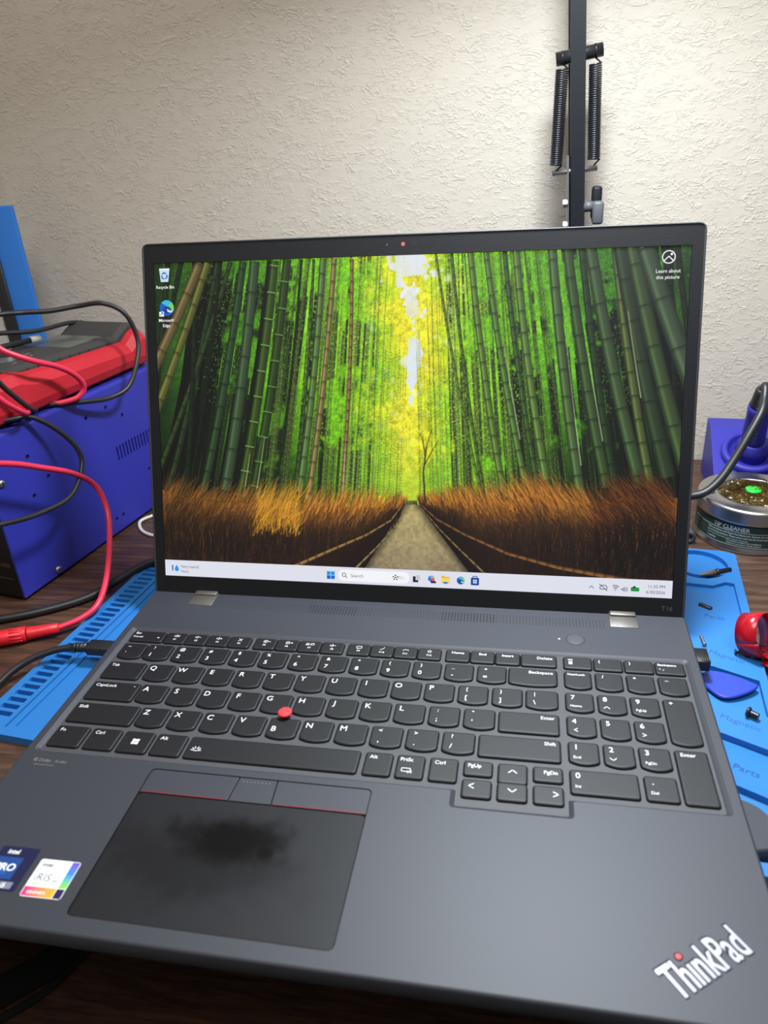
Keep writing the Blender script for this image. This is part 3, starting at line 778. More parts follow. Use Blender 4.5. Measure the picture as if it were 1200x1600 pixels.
    lm = np.clip((fb - (.36 + .38 * v + .30 * np.clip((dist - .30) / .18, 0, 1))) * 9, 0, 1) * .85
    lc = mix(np.zeros_like(img) + C(122, 202, 24), C(70, 142, 20), (dist - .16) / .2 + (wob - .5))
    lc = mix(lc, C(246, 234, 46), 1.1 - dist / .085 + (fb - .5) * 2)
    lc = lc * (.56 + .86 * (np.random.default_rng(3).random((H, W)).astype(np.float32) * .3 + noise(300, 190, 35) * .4 + noise(120, 80, 36) * .3))[..., None]
    img[...] = mix(img, np.clip(lc, 0, 1), lm)
    s2 = np.clip((noise(130, 84, 37) * .5 + noise(48, 30, 38) * .5 - .66) * 12, 0, 1) * np.clip(1.2 - dist / .09, 0, 1) * np.clip(.62 - v, 0, 1) * 2.2
    img[...] = mix(img, C(236, 240, 246), np.clip(s2, 0, 1))
    img[...] = mix(img, C(228, 234, 246), s * np.clip(1.05 - v * 2.2, 0, .85))
    stalk_random(70, .05, .34, .0040, (120, 150, 60), .6, .7)
    # main stalks, measured one by one: top, foot, width, colour
    ST = [(0.133,0.005,0.012,0.72,0.0128,(38,60,28)),(0.16,0.007,-0.02,0.70,0.0107,(50,70,30)),(0.06,-.01,-.03,.45,.012,(26,40,20)),(.085,0,.05,.74,.011,(22,36,16)),(.14,0,.055,.74,.008,(18,30,12)),(.03,0,-.02,.5,.014,(30,46,24)),(.93,0,.985,.72,.012,(22,34,18)),(.965,0,1.0,.6,.010,(20,30,16)),(0.096,0.007,-0.05,0.437,0.0235,(122,106,62)),(0.112,0.008,-0.05,0.60,0.0192,(108,112,48)),(0.185,0.008,0.085,0.74,0.0171,(48,76,42)),(0.208,0.009,0.136,0.709,0.0235,(66,92,58)),(0.237,0.007,0.158,0.701,0.0094,(14,24,10)),(0.248,0.008,0.167,0.737,0.0192,(62,88,28)),(0.273,0.006,0.192,0.743,0.0192,(50,76,26)),(0.301,0.007,0.242,0.705,0.006,(30,48,16)),(0.325,0.008,0.282,0.704,0.006,(70,96,44)),(0.343,0.006,0.291,0.71,0.0149,(98,132,66)),(0.365,0.007,0.309,0.731,0.012,(150,132,78)),(0.399,0.012,0.375,0.757,0.0077,(152,122,72)),
          (0.556,0.003,0.647,0.698,0.0056,(110,140,50)),(0.585,0.001,0.652,0.697,0.0065,(84,116,40)),(0.619,0,0.688,0.688,0.0131,(106,140,56)),(0.647,0.001,0.729,0.672,0.0122,(96,136,60)),(0.68,0,0.751,0.672,0.0103,(66,100,40)),(0.7,0.001,0.767,0.664,0.015,(104,138,60)),(0.764,0.001,0.832,0.72,0.0187,(84,114,62)),(0.79,0,0.875,0.675,0.0196,(66,94,46)),(0.815,0,0.892,0.688,0.014,(40,66,30)),(0.955,0,1.05,.73,.012,(24,34,18)),(0.975,0,1.06,.66,.012,(30,38,18)),(0.83,0.004,0.935,0.673,0.0243,(70,96,54)),(0.872,0,0.955,0.693,0.0164,(92,110,52)),(0.88,0,0.98,0.642,0.028,(52,70,42)),(0.9,0.002,1.03,0.71,0.028,(70,92,50)),(0.921,0,1.06,0.545,0.0351,(74,94,66))]
    for k, (x0, y0, x1, y1, w, c) in enumerate(ST):
        col = C(*c)
        bright = abs(x0 - .26) < .015
        bend = -.012 if x0 < .5 else .012
        stroke(x0 * W, y0 * H - 3, x1 * W, y1 * H, w * W * .85, w * W, col * .96, 1, bend, .55, max(16, w * W * 2.6), (col * 1.9 + .12) if bright else col * .55, .4, k)
    # pale gleam along the sunlit side of some stalks
    for (x0, y0, x1, y1, w, t0, t1) in ((.764,0,.832,.72,.0187,.3,.85),(.79,0,.875,.675,.0196,.45,.8),(.872,0,.955,.693,.0164,.25,.6),(.273,.006,.192,.743,.0192,.72,.98),(.248,.008,.167,.737,.0192,.80,.99),(.647,0,.729,.672,.0122,.4,.8),(.399,.012,.375,.757,.0077,.75,.97)):
        q = w * .34
        stroke((x0 + (x1 - x0) * t0 + q) * W, (y0 + (y1 - y0) * t0) * H, (x0 + (x1 - x0) * t1 + q) * W, (y0 + (y1 - y0) * t1) * H, 1.0, 2.0, C(214, 222, 176), .65, .004 if x0 > .5 else -.004)
    # the broom fences: dry brush left and right of the path
    gl = np.array([(0,.70),(.078,.735),(.174,.74),(.24,.72),(.313,.74),(.404,.742),(.5,.735)])
    gr = np.array([(.528,.735),(.60,.715),(.698,.71),(.756,.68),(.81,.706),(.867,.722),(.917,.68),(.951,.67),(1.0,.69)])
    ll = np.array([(0,1.2),(.36,1.1),(.404,.96),(.449,.874),(.489,.80),(.503,.742)])
    lr = np.array([(.528,.742),(.569,.814),(.607,.873),(.64,.955),(.66,1.1),(1.0,1.2)])
    ug = u[0]
    for (g, l, m) in ((gl, ll, ug < .503), (gr, lr, ug > .527)):
        top = np.interp(ug, g[:, 0], g[:, 1]) + .012; low = np.interp(ug, l[:, 0], l[:, 1])
        mask = (v > top) & m
        q = np.clip((v - top) / np.maximum(low - top, .01), 0, 1)
        col = mix(np.zeros_like(img) + C(128, 78, 24), C(26, 16, 12), q * 1.5)
        img[mask] = col[mask]
    # path
    pl = np.interp(v[:, 0], [.738, .95, 1.0], [.503, .421, .40]); pr = np.interp(v[:, 0], [.738, .95, 1.0], [.526, .629, .655])
    pm = (u > pl[:, None]) & (u < pr[:, None]) & (v > .738)
    pc = mix(np.zeros_like(img) + C(196, 180, 118), C(150, 134, 104), (v - .74) / .2)
    pc = pc * (.82 + .30 * noise(200, 120, 21) * .6 + .12 * noise(30, 60, 22))[..., None]
    edge = np.clip(np.minimum(u - pl[:, None], pr[:, None] - u) / .02, 0, 1)
    pc = mix(pc * .45, pc, edge + .2 * noise(120, 80, 23))
    img[pm] = pc[pm]
    # dark brush fence below the rails then dry tips
    for k in range(9000):
        if rg.random() < .47: x = rg.random() * .5; g, l = gl, ll
        else: x = .53 + rg.random() * .47; g, l = gr, lr
        top = np.interp(x, g[:, 0], g[:, 1]); low = min(np.interp(x, l[:, 0], l[:, 1]), .96)
        q = rg.random() ** 1.15
        y = top + (low - top) * q
        d = abs(x - .513)
        hgt = (low - top)
        ln = (.012 + .10 * hgt) * (.5 + rg.random())
        ang = (-1.25 + .5 * (rg.random() - .5) + .6 * min(d, .4)) if x < .5 else (-1.9 + .5 * (rg.random() - .5) - .9 * min(d, .4))
        if q > .5: ang = -1.57 + .5 * (rg.random() - .5)
        b = np.exp(-((q - .08) / .30) ** 2)
        e = np.clip((.52 - d) / .3, .25, 1)
        g2 = rg.random()
        base = np.array((190, 122, 40)) * (.55 + .75 * g2) if g2 > .25 else np.array((90, 52, 20))
        col = (np.array((30, 19, 14)) * (1 - b) + base * b) * (.55 + .5 * e)
        if abs(x - .24) < .05 and q < .55: col = np.array((232, 164, 44)) * (.6 + .5 * g2)
        if x > .86: col = col * np.array((.75, .62, .6))
        stroke(x * W, y * H, x * W + np.cos(ang) * ln * W, y * H + np.sin(ang) * ln * W * 1.0, 1.3, .5, np.clip(col, 0, 255).astype(np.float32) / 255, .85, (rg.random() - .5) * .2)
    # bamboo rails
    def rail(pts, w0, w1, col):
        n = len(pts)
        for i in range(n - 1):
            a, b = pts[i], pts[i + 1]
            wa = w0 + (w1 - w0) * i / (n - 1); wb = w0 + (w1 - w0) * (i + 1) / (n - 1)
            stroke(a[0] * W, a[1] * H, b[0] * W, b[1] * H, wa * W, wb * W, C(*col), 1, 0, .5, 17, C(70, 50, 28), .35, i)
    rail([(.499,.738),(.475,.791),(.426,.84),(.358,.89),(.284,.946),(.2,1.0)], .002, .009, (158, 122, 68))
    rail([(.501,.744),(.489,.801),(.449,.874),(.404,.948),(.37,1.0)], .0015, .006, (150, 130, 86))
    rail([(.53,.736),(.564,.784),(.616,.827),(.7,.883),(.792,.919),(.899,.945),(1.0,.97)], .002, .010, (140, 92, 46))
    rail([(.53,.744),(.569,.814),(.607,.873),(.657,.947),(.69,1.0)], .0015, .005, (150, 126, 80))
    # slim tree by the path and walkers far off
    br = C(52, 50, 20)
    for (x0, y0, x1, y1, w) in ((.541,.733,.537,.64,.004),(.537,.64,.543,.56,.003),(.538,.62,.555,.57,.002),(.540,.60,.535,.53,.0018),(.543,.56,.552,.51,.0015),(.541,.58,.53,.52,.0013),(.553,.575,.566,.54,.0012)):
        stroke(x0 * W, y0 * H, x1 * W, y1 * H, w * W, w * W * .8, br, .9)
    for k in range(9):
        x = .506 + k * .0024
        stroke(x * W, .728 * H, x * W, (.738 + .004 * rg.random()) * H, 1.6, 1.8, C(40, 38, 40), .9)
    return np.clip(img, 0, 1)

GX, GY = 880, 550
img = paint_wallpaper(GX + 1, GY + 1)
lin = np.where(img <= .04045, img / 12.92, ((img + .055) / 1.055) ** 2.4).astype(np.float32)
jj, ii = np.mgrid[0:GY + 1, 0:GX + 1]
xs_ = -172.35 + 344.7 * ii / GX; vs_ = 227.1 - 215.4 * jj / GY
o_ = origin(laptop)
P3 = np.stack([xs_ - o_.x, vs_ * ld.y - o_.y, vs_ * ld.z - o_.z], -1).reshape(-1, 3) * S
q = (jj[:-1, :-1] * (GX + 1) + ii[:-1, :-1]).ravel()
F4 = np.stack([q + GX + 1, q + GX + 2, q + 1, q], -1).astype(np.int32)
me = bpy.data.meshes.new('display_panel')
me.vertices.add(len(P3)); me.vertices.foreach_set('co', P3.astype(np.float32).ravel())
me.loops.add(F4.size); me.loops.foreach_set('vertex_index', F4.ravel())
me.polygons.add(len(F4)); me.polygons.foreach_set('loop_start', np.arange(0, F4.size, 4, dtype=np.int32))
me.update(calc_edges=True)
a = me.color_attributes.new('Col', 'FLOAT_COLOR', 'POINT')
a.data.foreach_set('color', np.concatenate([lin.reshape(-1, 3), np.ones((len(P3), 1), np.float32)], 1).ravel())
me.materials.append(screen_m)
panel = obj('display_panel', me, None, laptop); panel['label'] = 'glowing screen with bamboo forest path picture'

class Ink(MB):
    """flat coloured screen graphics on the panel"""
    def __init__(s): super().__init__(); s.c = []
    def put(s, col, fn):
        n0 = len(s.f); fn(s); s.c += [srgb(*col)] * (len(s.f) - n0)
def on(x0, v0, w): return lambda x, y: LID(x0 + x, v0 + y, w)
tb = Ink()
tb.put((226, 228, 240), lambda b: b.poly([(-172.35, 11.7), (172.35, 11.7), (172.35, 23.1), (-172.35, 23.1)], on(0, 0, .04)))
tb.put((20, 120, 215), lambda b: b.poly([(-167.3, 15.4), (-166.2, 15.4), (-166.2, 19.4), (-167.3, 19.4)], on(0, 0, .08)))
tb.put((40, 150, 230), lambda b: b.poly([(-163.6 + 2.2 * math.sin(t) * math.sin(t / 2) ** 1.4, 17.4 + 2.4 * math.cos(t)) for t in [.3927 * k for k in range(16)]][::-1], on(0, 0, .08)))
tb.put((60, 62, 70), lambda b: b.text('Very humid', 2.05 * CAP, on(-160.6, 17.7, .08)))
tb.put((120, 122, 130), lambda b: b.text('Now', 2.05 * CAP, on(-160.6, 14.2, .08)))
for a0 in (-53.1, -50.2):
    for c0, col in ((14.4, (0, 105, 205)), (17.2, (24, 150, 235))):
        tb.put(col, lambda b: b.poly([(a0, c0), (a0 + 2.6, c0), (a0 + 2.6, c0 + 2.55), (a0, c0 + 2.55)], on(0, 0, .08)))
tb.put((248, 249, 254), lambda b: b.poly(rrect(-45, 4.2, 13.4, 21.4, 3.9, 6), on(0, 0, .08)))
tb.put((50, 52, 60), lambda b: b.strokes([[(-41.0 + 1.25 * math.cos(t), 17.8 + 1.25 * math.sin(t)) for t in [k * .524 for k in range(13)]], [(-40.1, 16.9), (-38.9, 15.7)]], .42, on(0, 0, .12)))
tb.put((96, 98, 106), lambda b: b.text('Search', 2.3 * CAP, on(-36.3, 16.3, .12)))
tb.put((245, 245, 250), lambda b: b.poly(circle(-5.3, 17.4, 2.2, 16), on(0, 0, .12)))
for k in range(5):
    t = 1.57 + k * 1.2566
    tb.put((30, 34, 60), lambda b: b.poly(circle(-5.3 + 1.55 * math.cos(t), 17.4 + 1.55 * math.sin(t), .55, 6), on(0, 0, .15)))
tb.put((30, 34, 60), lambda b: b.poly(circle(-5.3, 17.4, .6, 6), on(0, 0, .15)))
for k, col in enumerate(((230, 150, 120), (240, 190, 160), (150, 170, 220))):
    tb.put(col, lambda b: b.poly([(-3.2, 18.6 - k * .8), (1.8, 17.6 - k * .5), (-3.2, 18.2 - k * .8)][::-1], on(0, 0, .13)))
tb.put((200, 202, 208), lambda b: b.poly([(8.6, 16.2), (11.4, 16.2), (11.4, 19.6), (8.6, 19.6)], on(0, 0, .08)))
tb.put((24, 24, 28), lambda b: b.poly([(6.6, 14.8), (10.2, 14.8), (10.2, 16.2), (8.4, 16.2), (8.4, 18.8), (6.6, 18.8)], on(0, 0, .1)))
for k, col in enumerate(((60, 150, 230), (90, 200, 180), (240, 170, 60), (220, 80, 130), (130, 90, 210), (60, 110, 220))):
    t = 2.4 - k * 1.047
    tb.put(col, lambda b: b.poly(circle(19.1 + 1.35 * math.cos(t), 17.7 + 1.15 * math.sin(t), 1.15, 10), on(0, 0, .08 + .005 * k)))
tb.put((70, 40, 60), lambda b: b.poly(rrect(18.6, 22.2, 14.6, 16.2, .4, 2), on(0, 0, .13)))
tb.put((240, 190, 50), lambda b: b.poly([(25.7, 15.0), (31.5, 15.0), (31.5, 19.4), (28.6, 19.4), (28.0, 20.0), (25.7, 20.0)], on(0, 0, .08)))
tb.put((250, 216, 110), lambda b: b.poly([(25.7, 15.6), (31.5, 15.6), (31.5, 18.4), (25.7, 18.4)], on(0, 0, .1)))
tb.put((40, 130, 220), lambda b: b.poly([(27.2, 14.6), (30.0, 14.6), (30.0, 16.0), (27.2, 16.0)], on(0, 0, .12)))
def swirl(b, cx, cy, r, w):
    """round blue-green wave mark"""
    b.put((18, 98, 190), lambda q: q.poly(circle(cx, cy, r, 24), on(0, 0, w)))
    b.put((60, 190, 220), lambda q: q.poly([(cx + r * math.cos(t), cy + r * math.sin(t)) for t in [.0 + k * .3 for k in range(9)]] + [(cx - .2 * r, cy + .35 * r), (cx + .2 * r, cy + .1 * r)], on(0, 0, w + .02)))
    b.put((120, 214, 90), lambda q: q.poly([(cx + r * math.cos(t), cy + r * math.sin(t)) for t in [-.35 + k * .3 for k in range(5)]] + [(cx + .25 * r, cy + .3 * r), (cx + .2 * r, cy - .15 * r)], on(0, 0, w + .03)))
    b.put((16, 60, 150), lambda q: q.poly([(cx + .05 * r + .55 * r * math.cos(t), cy - .25 * r + .45 * r * math.sin(t)) for t in [k * .524 for k in range(12)]], on(0, 0, w + .04)))
    b.put((216, 232, 246), lambda q: q.poly([(cx + .0 * r, cy - .1 * r), (cx + .5 * r, cy - .35 * r), (cx + .95 * r, cy - .3 * r), (cx + .6 * r, cy - .62 * r), (cx + .1 * r, cy - .5 * r)][::-1], on(0, 0, w + .05)))
swirl(tb, 38.7, 17.3, 2.7, .08)
tb.put((24, 70, 160), lambda b: b.poly(rrect(45.4, 50.8, 14.5, 19.6, .6, 2), on(0, 0, .08)))
tb.put((24, 70, 160), lambda b: b.strokes([[(46.8, 19.4), (46.8, 20.5), (49.4, 20.5), (49.4, 19.4)]], .5, on(0, 0, .08)))
for a0 in (46.9, 48.3):
    for c0 in (15.8, 17.2): tb.put((220, 236, 250), lambda b: b.poly([(a0, c0), (a0 + 1.1, c0), (a0 + 1.1, c0 + 1.1), (a0, c0 + 1.1)], on(0, 0, .12)))
tb.put((70, 72, 80), lambda b: b.strokes([[(121.4, 16.2), (122.8, 17.6), (124.2, 16.2)]], .4, on(0, 0, .08)))
tb.put((60, 62, 90), lambda b: b.strokes([[(128.4, 15.8), (132.2, 15.8), (132.6, 17.2), (131.2, 18.4), (129.2, 18.3), (128.0, 17.0), (128.4, 15.8)], [(127.8, 19.0), (132.6, 14.9)]], .42, on(0, 0, .08)))
tb.put((90, 92, 110), lambda b: b.strokes([[(137.5 + q * math.cos(t), 15.4 + q * math.sin(t)) for t in [.8 + k * .31 for k in range(5)]] for q in (1.3, 2.3, 3.3)] + [[(137.3, 15.4), (137.7, 15.4)]], .45, on(0, 0, .08)))
tb.put((70, 72, 90), lambda b: b.strokes([[(141.4, 16.4), (142.2, 16.4), (143.2, 17.5), (143.2, 14.9), (142.2, 16.0), (141.4, 16.0)]] + [[(143.2 + q * math.cos(t), 16.2 + q * math.sin(t)) for t in [-.8 + k * .4 for k in range(5)]] for q in (1.0, 1.9)], .35, on(0, 0, .08)))
tb.put((30, 150, 60), lambda b: b.poly(rrect(147.2, 152.4, 15.2, 17.8, .6, 2), on(0, 0, .08)))
tb.put((20, 60, 30), lambda b: b.poly([(147.0, 17.0), (148.6, 18.2), (149.4, 18.9), (150.6, 17.7)][::-1], on(0, 0, .1)))
tb.put((60, 62, 70), lambda b: b.text('11:35 PM', 2.0 * CAP, on(168.2, 17.9, .08), 0, 'RIGHT'))
tb.put((60, 62, 70), lambda b: b.text('6/30/2026', 2.0 * CAP, on(168.2, 14.2, .08), 0, 'RIGHT'))
obj('taskbar', tb, screen_m, panel)
ic = Ink()
ic.put((206, 224, 238), lambda b: b.poly([(-167.6, 215.0), (-162.2, 215.0), (-161.0, 223.6), (-168.6, 223.6)], on(0, 0, .06)))
ic.put((236, 244, 250), lambda b: b.poly([(-168.2, 222.6), (-161.4, 222.6), (-161.0, 223.8), (-168.6, 223.8)], on(0, 0, .08)))
for k in range(3):
    t = 1.57 + k * 2.094
    ic.put((30, 110, 210), lambda b: b.strokes([[(-164.9 + 1.9 * math.cos(t + s), 218.9 + 1.9 * math.sin(t + s)) for s in (-.5, 0, .5, .75)]], .9, on(0, 0, .1)))
ic.put((250, 250, 250), lambda b: b.text('Recycle Bin', 2.0 * CAP, on(-164.6, 210.6, .08), 0, 'CENTER', .01))
obj('desktop_icon', ic, screen_m, panel)['label'] = 'waste bin icon with caption'
ic = Ink(); swirl(ic, -164.0, 197.8, 5.2, .06)
ic.put((250, 250, 250), lambda b: b.poly([(-169.6, 192.2), (-166.2, 192.2), (-166.2, 195.4), (-169.6, 195.4)], on(0, 0, .14)))
ic.put((20, 90, 190), lambda b: b.strokes([[(-168.9, 192.9), (-167.0, 194.7)], [(-168.2, 194.7), (-167.0, 194.7), (-167.0, 193.5)]], .45, on(0, 0, .16)))
ic.put((250, 250, 250), lambda b: (b.text('Microsoft', 2.0 * CAP, on(-164.6, 188.7, .08), 0, 'CENTER', .01), b.text('Edge', 2.0 * CAP, on(-164.6, 185.2, .08), 0, 'CENTER', .01)))
obj('desktop_icon', ic, screen_m, panel)['label'] = 'round blue-green icon with caption'
ic = Ink()
ic.put((245, 248, 250), lambda b: b.strokes([[(159.7 + 3.6 * math.cos(t), 220.8 + 3.6 * math.sin(t)) for t in [k * .2618 for k in range(25)]], [(157.0, 218.6), (159.7, 221.2), (162.4, 218.6)]], .6, on(0, 0, .06)))
ic.put((245, 248, 250), lambda b: b.poly(circle(161.3, 222.4, .75, 10), on(0, 0, .06)))
ic.put((245, 248, 250), lambda b: (b.text('Learn about', 2.05 * CAP, on(159.7, 211.7, .06), 0, 'CENTER', .008), b.text('this picture', 2.05 * CAP, on(159.7, 208.1, .06), 0, 'CENTER', .008)))
obj('desktop_icon', ic, screen_m, panel)['label'] = 'outlined picture link with caption'
# ------------------------------------------------------------------ blue silicone work mat
MR = math.atan2(-.102, .9948)
def to_mat(x, y): return (x * .9948 - y * .102, x * .102 + y * .9948)
wmat = thing('silicone_work_mat', 'blue silicone repair mat with moulded trays under the laptop', 'work mat', (0, 0, DESK), MR)
A0, A1, B0, B1 = -227.5, 225.5, -154.7, 142.5
outm = round_poly([(A0, B0, 5), (A1, B0, 5), (A1, B1 - 3, 3), (A1 - 10, B1, 3), (A0, B1, 5)], 4)
pk = []
for k in range(44): 
    y = -140.5 + k * 6.32; pk.append((rrect(-222.3, -209.6, y, y + 3.7, 1.0, 2), 3.9))
pk.append((rrect(-206.4, -205.0, B0 + 6, B1 - 6, .4, 1), 1.4))
pk.append((rrect(-200.2, -150.0, -147, B1 - 8, 1.5, 3), 1.1))
def W2M(pts): return [to_mat(x, y) for x, y in pts]
cc = to_mat(208.5, 98)
pk.append((circle(cc[0], cc[1], 21, 40), 3.6))
pk.append((W2M([(168, 14), (186.6, 5.6), (210.3, -7.6), (220.4, -17.6), (224.2, 30), (228.3, 71.5), (223, 73.2), (213, 67.8), (197, 70.2), (168, 66)]), 2.6))
pk.append((W2M([(168, -16), (195.6, -27.0), (218.2, -38.0), (215.2, -70.0), (186.8, -56.6), (168, -48)]), 3.4))
low = W2M([(168, -76), (186.7, -84.6), (213.6, -98.2), (207.4, -156.0), (203, -169), (168, -165.5)])
pk.append((low, 4.2))
b = MB(); plate(b, outm, pk, lambda x, y, dd: (x, y, 5.0 - dd))
b.rings([[(x, y, 0) for x, y in outm], [(x, y, 5) for x, y in outm]], cap0=True, cap1=False)
obj('mat_body', b, mat_m, wmat, local=True)
b = MB(); b.prism(circle(cc[0], cc[1], 14.2, 36), 1.2, 4.2, ch=.3); obj('round_island', b, mat_m, wmat, local=True)
b = MB(); tw = W2M([(168.3, -113), (187.4, -122.4), (207.6, -133.2), (212.4, -98.6), (186.7, -85.2), (168.3, -76.6)])
b.rings([[(x, y, .8) for x, y in tw], [(x, y, z) for (x, y), z in zip(tw, (4.7, 4.7, 4.7, 1.1, 1.1, 1.1))]]); obj('terrace', b, mat_m, wmat, local=True)
b = MB()
def mat_text(t, x, y, deg, size, z):
    c_, s_ = math.cos(math.radians(deg)), math.sin(math.radians(deg))
    def f(u, v):
        p = to_mat(x + c_ * u - s_ * v, y + s_ * u + c_ * v); return (p[0], p[1], z(u, v) if callable(z) else z)
    b.text(t, size * CAP, f, 0, 'RIGHT', -.002)
mat_text('Magnetic', 213.5, -23.0, -28, 4.2, 5.03); mat_text('Magnetic', 208.0, -82.5, -27, 4.2, 5.03); mat_text('Parts', 199.5, -115.0, -27, 4.6, lambda u, v: 3.5 - v * .098); mat_text('Parts', 213, 28, -14, 4.4, 2.44)
obj('moulded_lettering', b, matink_m, wmat, local=True)

# loose small things on the mat
def screw(name, label, x, y, z, az, L, r, m=None, tilt=0.0, cat='screw'):
    t = thing(name, label, cat, (x, y, z)); dx, dy = math.cos(az), math.sin(az)
    a = Vector((x, y, z + r * 1.35)); ax = Vector((dx, dy, tilt)).normalized()
    h = MB(); h.lathe([(r * .4, 0), (r * 1.3, .15), (r * 1.35, r * .5), (r * .9, r * .9)], a, ax, 14); obj('head', h, m or darksteel_m, t)
    s_ = MB(); prof = [(r * .62, r * .9)]
    n = max(3, int(L / .55))
    for k in range(n): prof += [(r * .85, r * .9 + L * (k + .4) / n), (r * .6, r * .9 + L * (k + .9) / n)]
    s_.lathe(prof, a, ax, 12); obj('thread', s_, m or darksteel_m, t)
    return t
screw('machine_screw', 'black screw lying across the word beside the blue pick', 203.6, -69.4, MATZ, math.radians(-38), 4.5, 2.2)
screw('machine_screw', 'short black screw next to the red tape loop', 209.6, -13.0, MATZ, math.radians(-6), 3.2, 1.3)
screw('machine_screw', 'tiny silver and black screw above the ribbed plug', 193.2, -7.2, MATZ, math.radians(92), 9.0, 1.1, steel_m)
b = MB(); b.rbox(-4.6, 4.6, -1.3, 1.3, 0, 1.6, .3, 1)
for k in range(4): b.rbox(-4.0 + k * 2.2, -2.8 + k * 2.2, -1.9, -1.2, 0, 1.0, .15, 1)
o = obj('connector', b, darksteel_m, loc=(203.7, 43.2, MATZ - 2.6)); o.rotation_euler = (0, 0, math.radians(-38)); tag(o, 'small dark metal connector in the upper mat tray', 'connector')
t = thing('soldering_tip', 'brown pointed soldering tip lying across the round mat recess', 'soldering tip', (214, 83.5, MATZ - 1.2))
b = MB(); b.lathe([(.3, 0), (1.2, 5), (2.0, 9), (2.0, 14)], (205.8, 80.0, MATZ + .7), (.92, .39, 0), 14); obj('point', b, brown_m, t)
b = MB(); b.lathe([(2.3, 0), (2.5, 2), (1.9, 3), (1.7, 12)], (218.6, 85.4, MATZ + .8), (.92, .39, 0), 14); obj('shank', b, darksteel_m, t)
# blue pick
pk_ = spline([(187.0, -33.5, 0), (191, -30.4, 0), (198, -31.4, 0), (207, -35.8, 0), (214.5, -41.6, 0), (215.8, -44.5, 0), (210, -49.6, 0), (200.5, -54.4, 0), (193.5, -54.4, 0), (188, -47.0, 0), (186.2, -40, 0), (187.0, -33.5, 0)], 3)[:-1]
o2 = [(p.x, p.y) for p in pk_][::-1]
z0 = MATZ - 3.4 - 1.0
b = MB(); I = lambda q, z: [(x, y, z0 + z + .06 * (x - 186)) for x, y in inset(o2, q)]
b.rings([I(.6, 1.9), I(0, 2.6), I(0, 3.3), I(.8, 4.0)], sm=True)
tag(obj('opening_pick', b, pick_m), 'rounded blue plastic opening pick in the mat tray', 'opening pick')
# red tape loop
t_ = MB(); rs = []
c0 = Vector((221.5, -9, -5.0)); axn = Vector((.70, -.58, .42)).normalized(); uu = axn.cross(Vector((0, 0, 1))).normalized(); ww = uu.cross(axn)
N = 40
for k in range(N + 1):
    a_ = 2 * math.pi * k / N
    q = c0 + uu * 12.0 * math.cos(a_) + ww * (14.0 * math.sin(a_)) + axn * (2.0 * math.sin(a_ * .5))
    nrm = (uu * math.cos(a_) + ww * math.sin(a_))
    rs.append([tuple(q - axn * 6.8), tuple(q + axn * 6.8), tuple(q + axn * 6.8 + nrm * .5), tuple(q - axn * 6.8 + nrm * .5)])
t_.rings(rs, sm=False)
t_.v = [(x, y, max(z, MATZ + .1)) for x, y, z in t_.v]
for i, s0 in enumerate(t_.s): t_.s[i] = True
tag(obj('tape_loop', t_, tape_m), 'glossy red tape curled in a loop on the mat edge', 'tape')
b = MB(); P_ = [Vector((226, -17, MATZ + 1)), Vector((234, -24, MATZ + .6)), Vector((244, -27, MATZ - 3)), Vector((262, -34, DESK + .6))]
b.rings([[(p.x - 3, p.y - 6, p.z), (p.x + 3, p.y + 6, p.z), (p.x + 3, p.y + 6, p.z + .5), (p.x - 3, p.y - 6, p.z + .5)] for p in spline(P_, 5)])
tag(obj('tape_strip', b, tape_m), 'flat red tape end running off the mat onto the desk', 'tape')
# dark tool under the laptop's edge, lower right
t = thing('pry_tool', 'dark grey rounded plastic tool with metal end beside the laptop front', 'pry tool', (190, -150, MATZ - 4.2))
po = [(p.x, p.y) for p in spline([(172, -134, 0), (184, -134.5, 0), (192, -138.5, 0), (197, -145, 0), (203, -152, 0), (201, -160, 0), (190, -164.5, 0), (172, -166, 0), (166, -150, 0), (172, -134, 0)], 4)[:-1]][::-1]
b = MB(); I = lambda q, z: [(x, y, z) for x, y in inset(po, q)]
b.rings([I(.8, MATZ - 4.0), I(0, MATZ - 3), I(0, MATZ + 3), I(1.2, MATZ + 4.4)], sm=True); obj('grip', b, mat('slate_plastic', (.03, .034, .045), .5), t)
b = MB(); b.rbox(194.0, 208, -158, -145.5, MATZ + 1.0, MATZ + 6.0, 1.2, 2); obj('metal_end', b, mat('brushed_end', (.6, .57, .5), .35, .9), t)

# ribbed plug in the right side of the laptop
t = thing('usb_receiver', 'small black ribbed plug in the right side of the laptop', 'usb plug', (184.6, -33, -9))
b = MB(); b.rbox(180.4, 189.2, -40.5, -27.0, -11.0, -3.6, .6, 1); obj('body', b, black_m, t)
for k in range(7):
    b = MB(); b.rbox(181.6 + k * 1.1, 182.2 + k * 1.1, -39.8, -27.6, -3.8, -3.1, .15, 1); obj('rib', b, softblack_m, t)
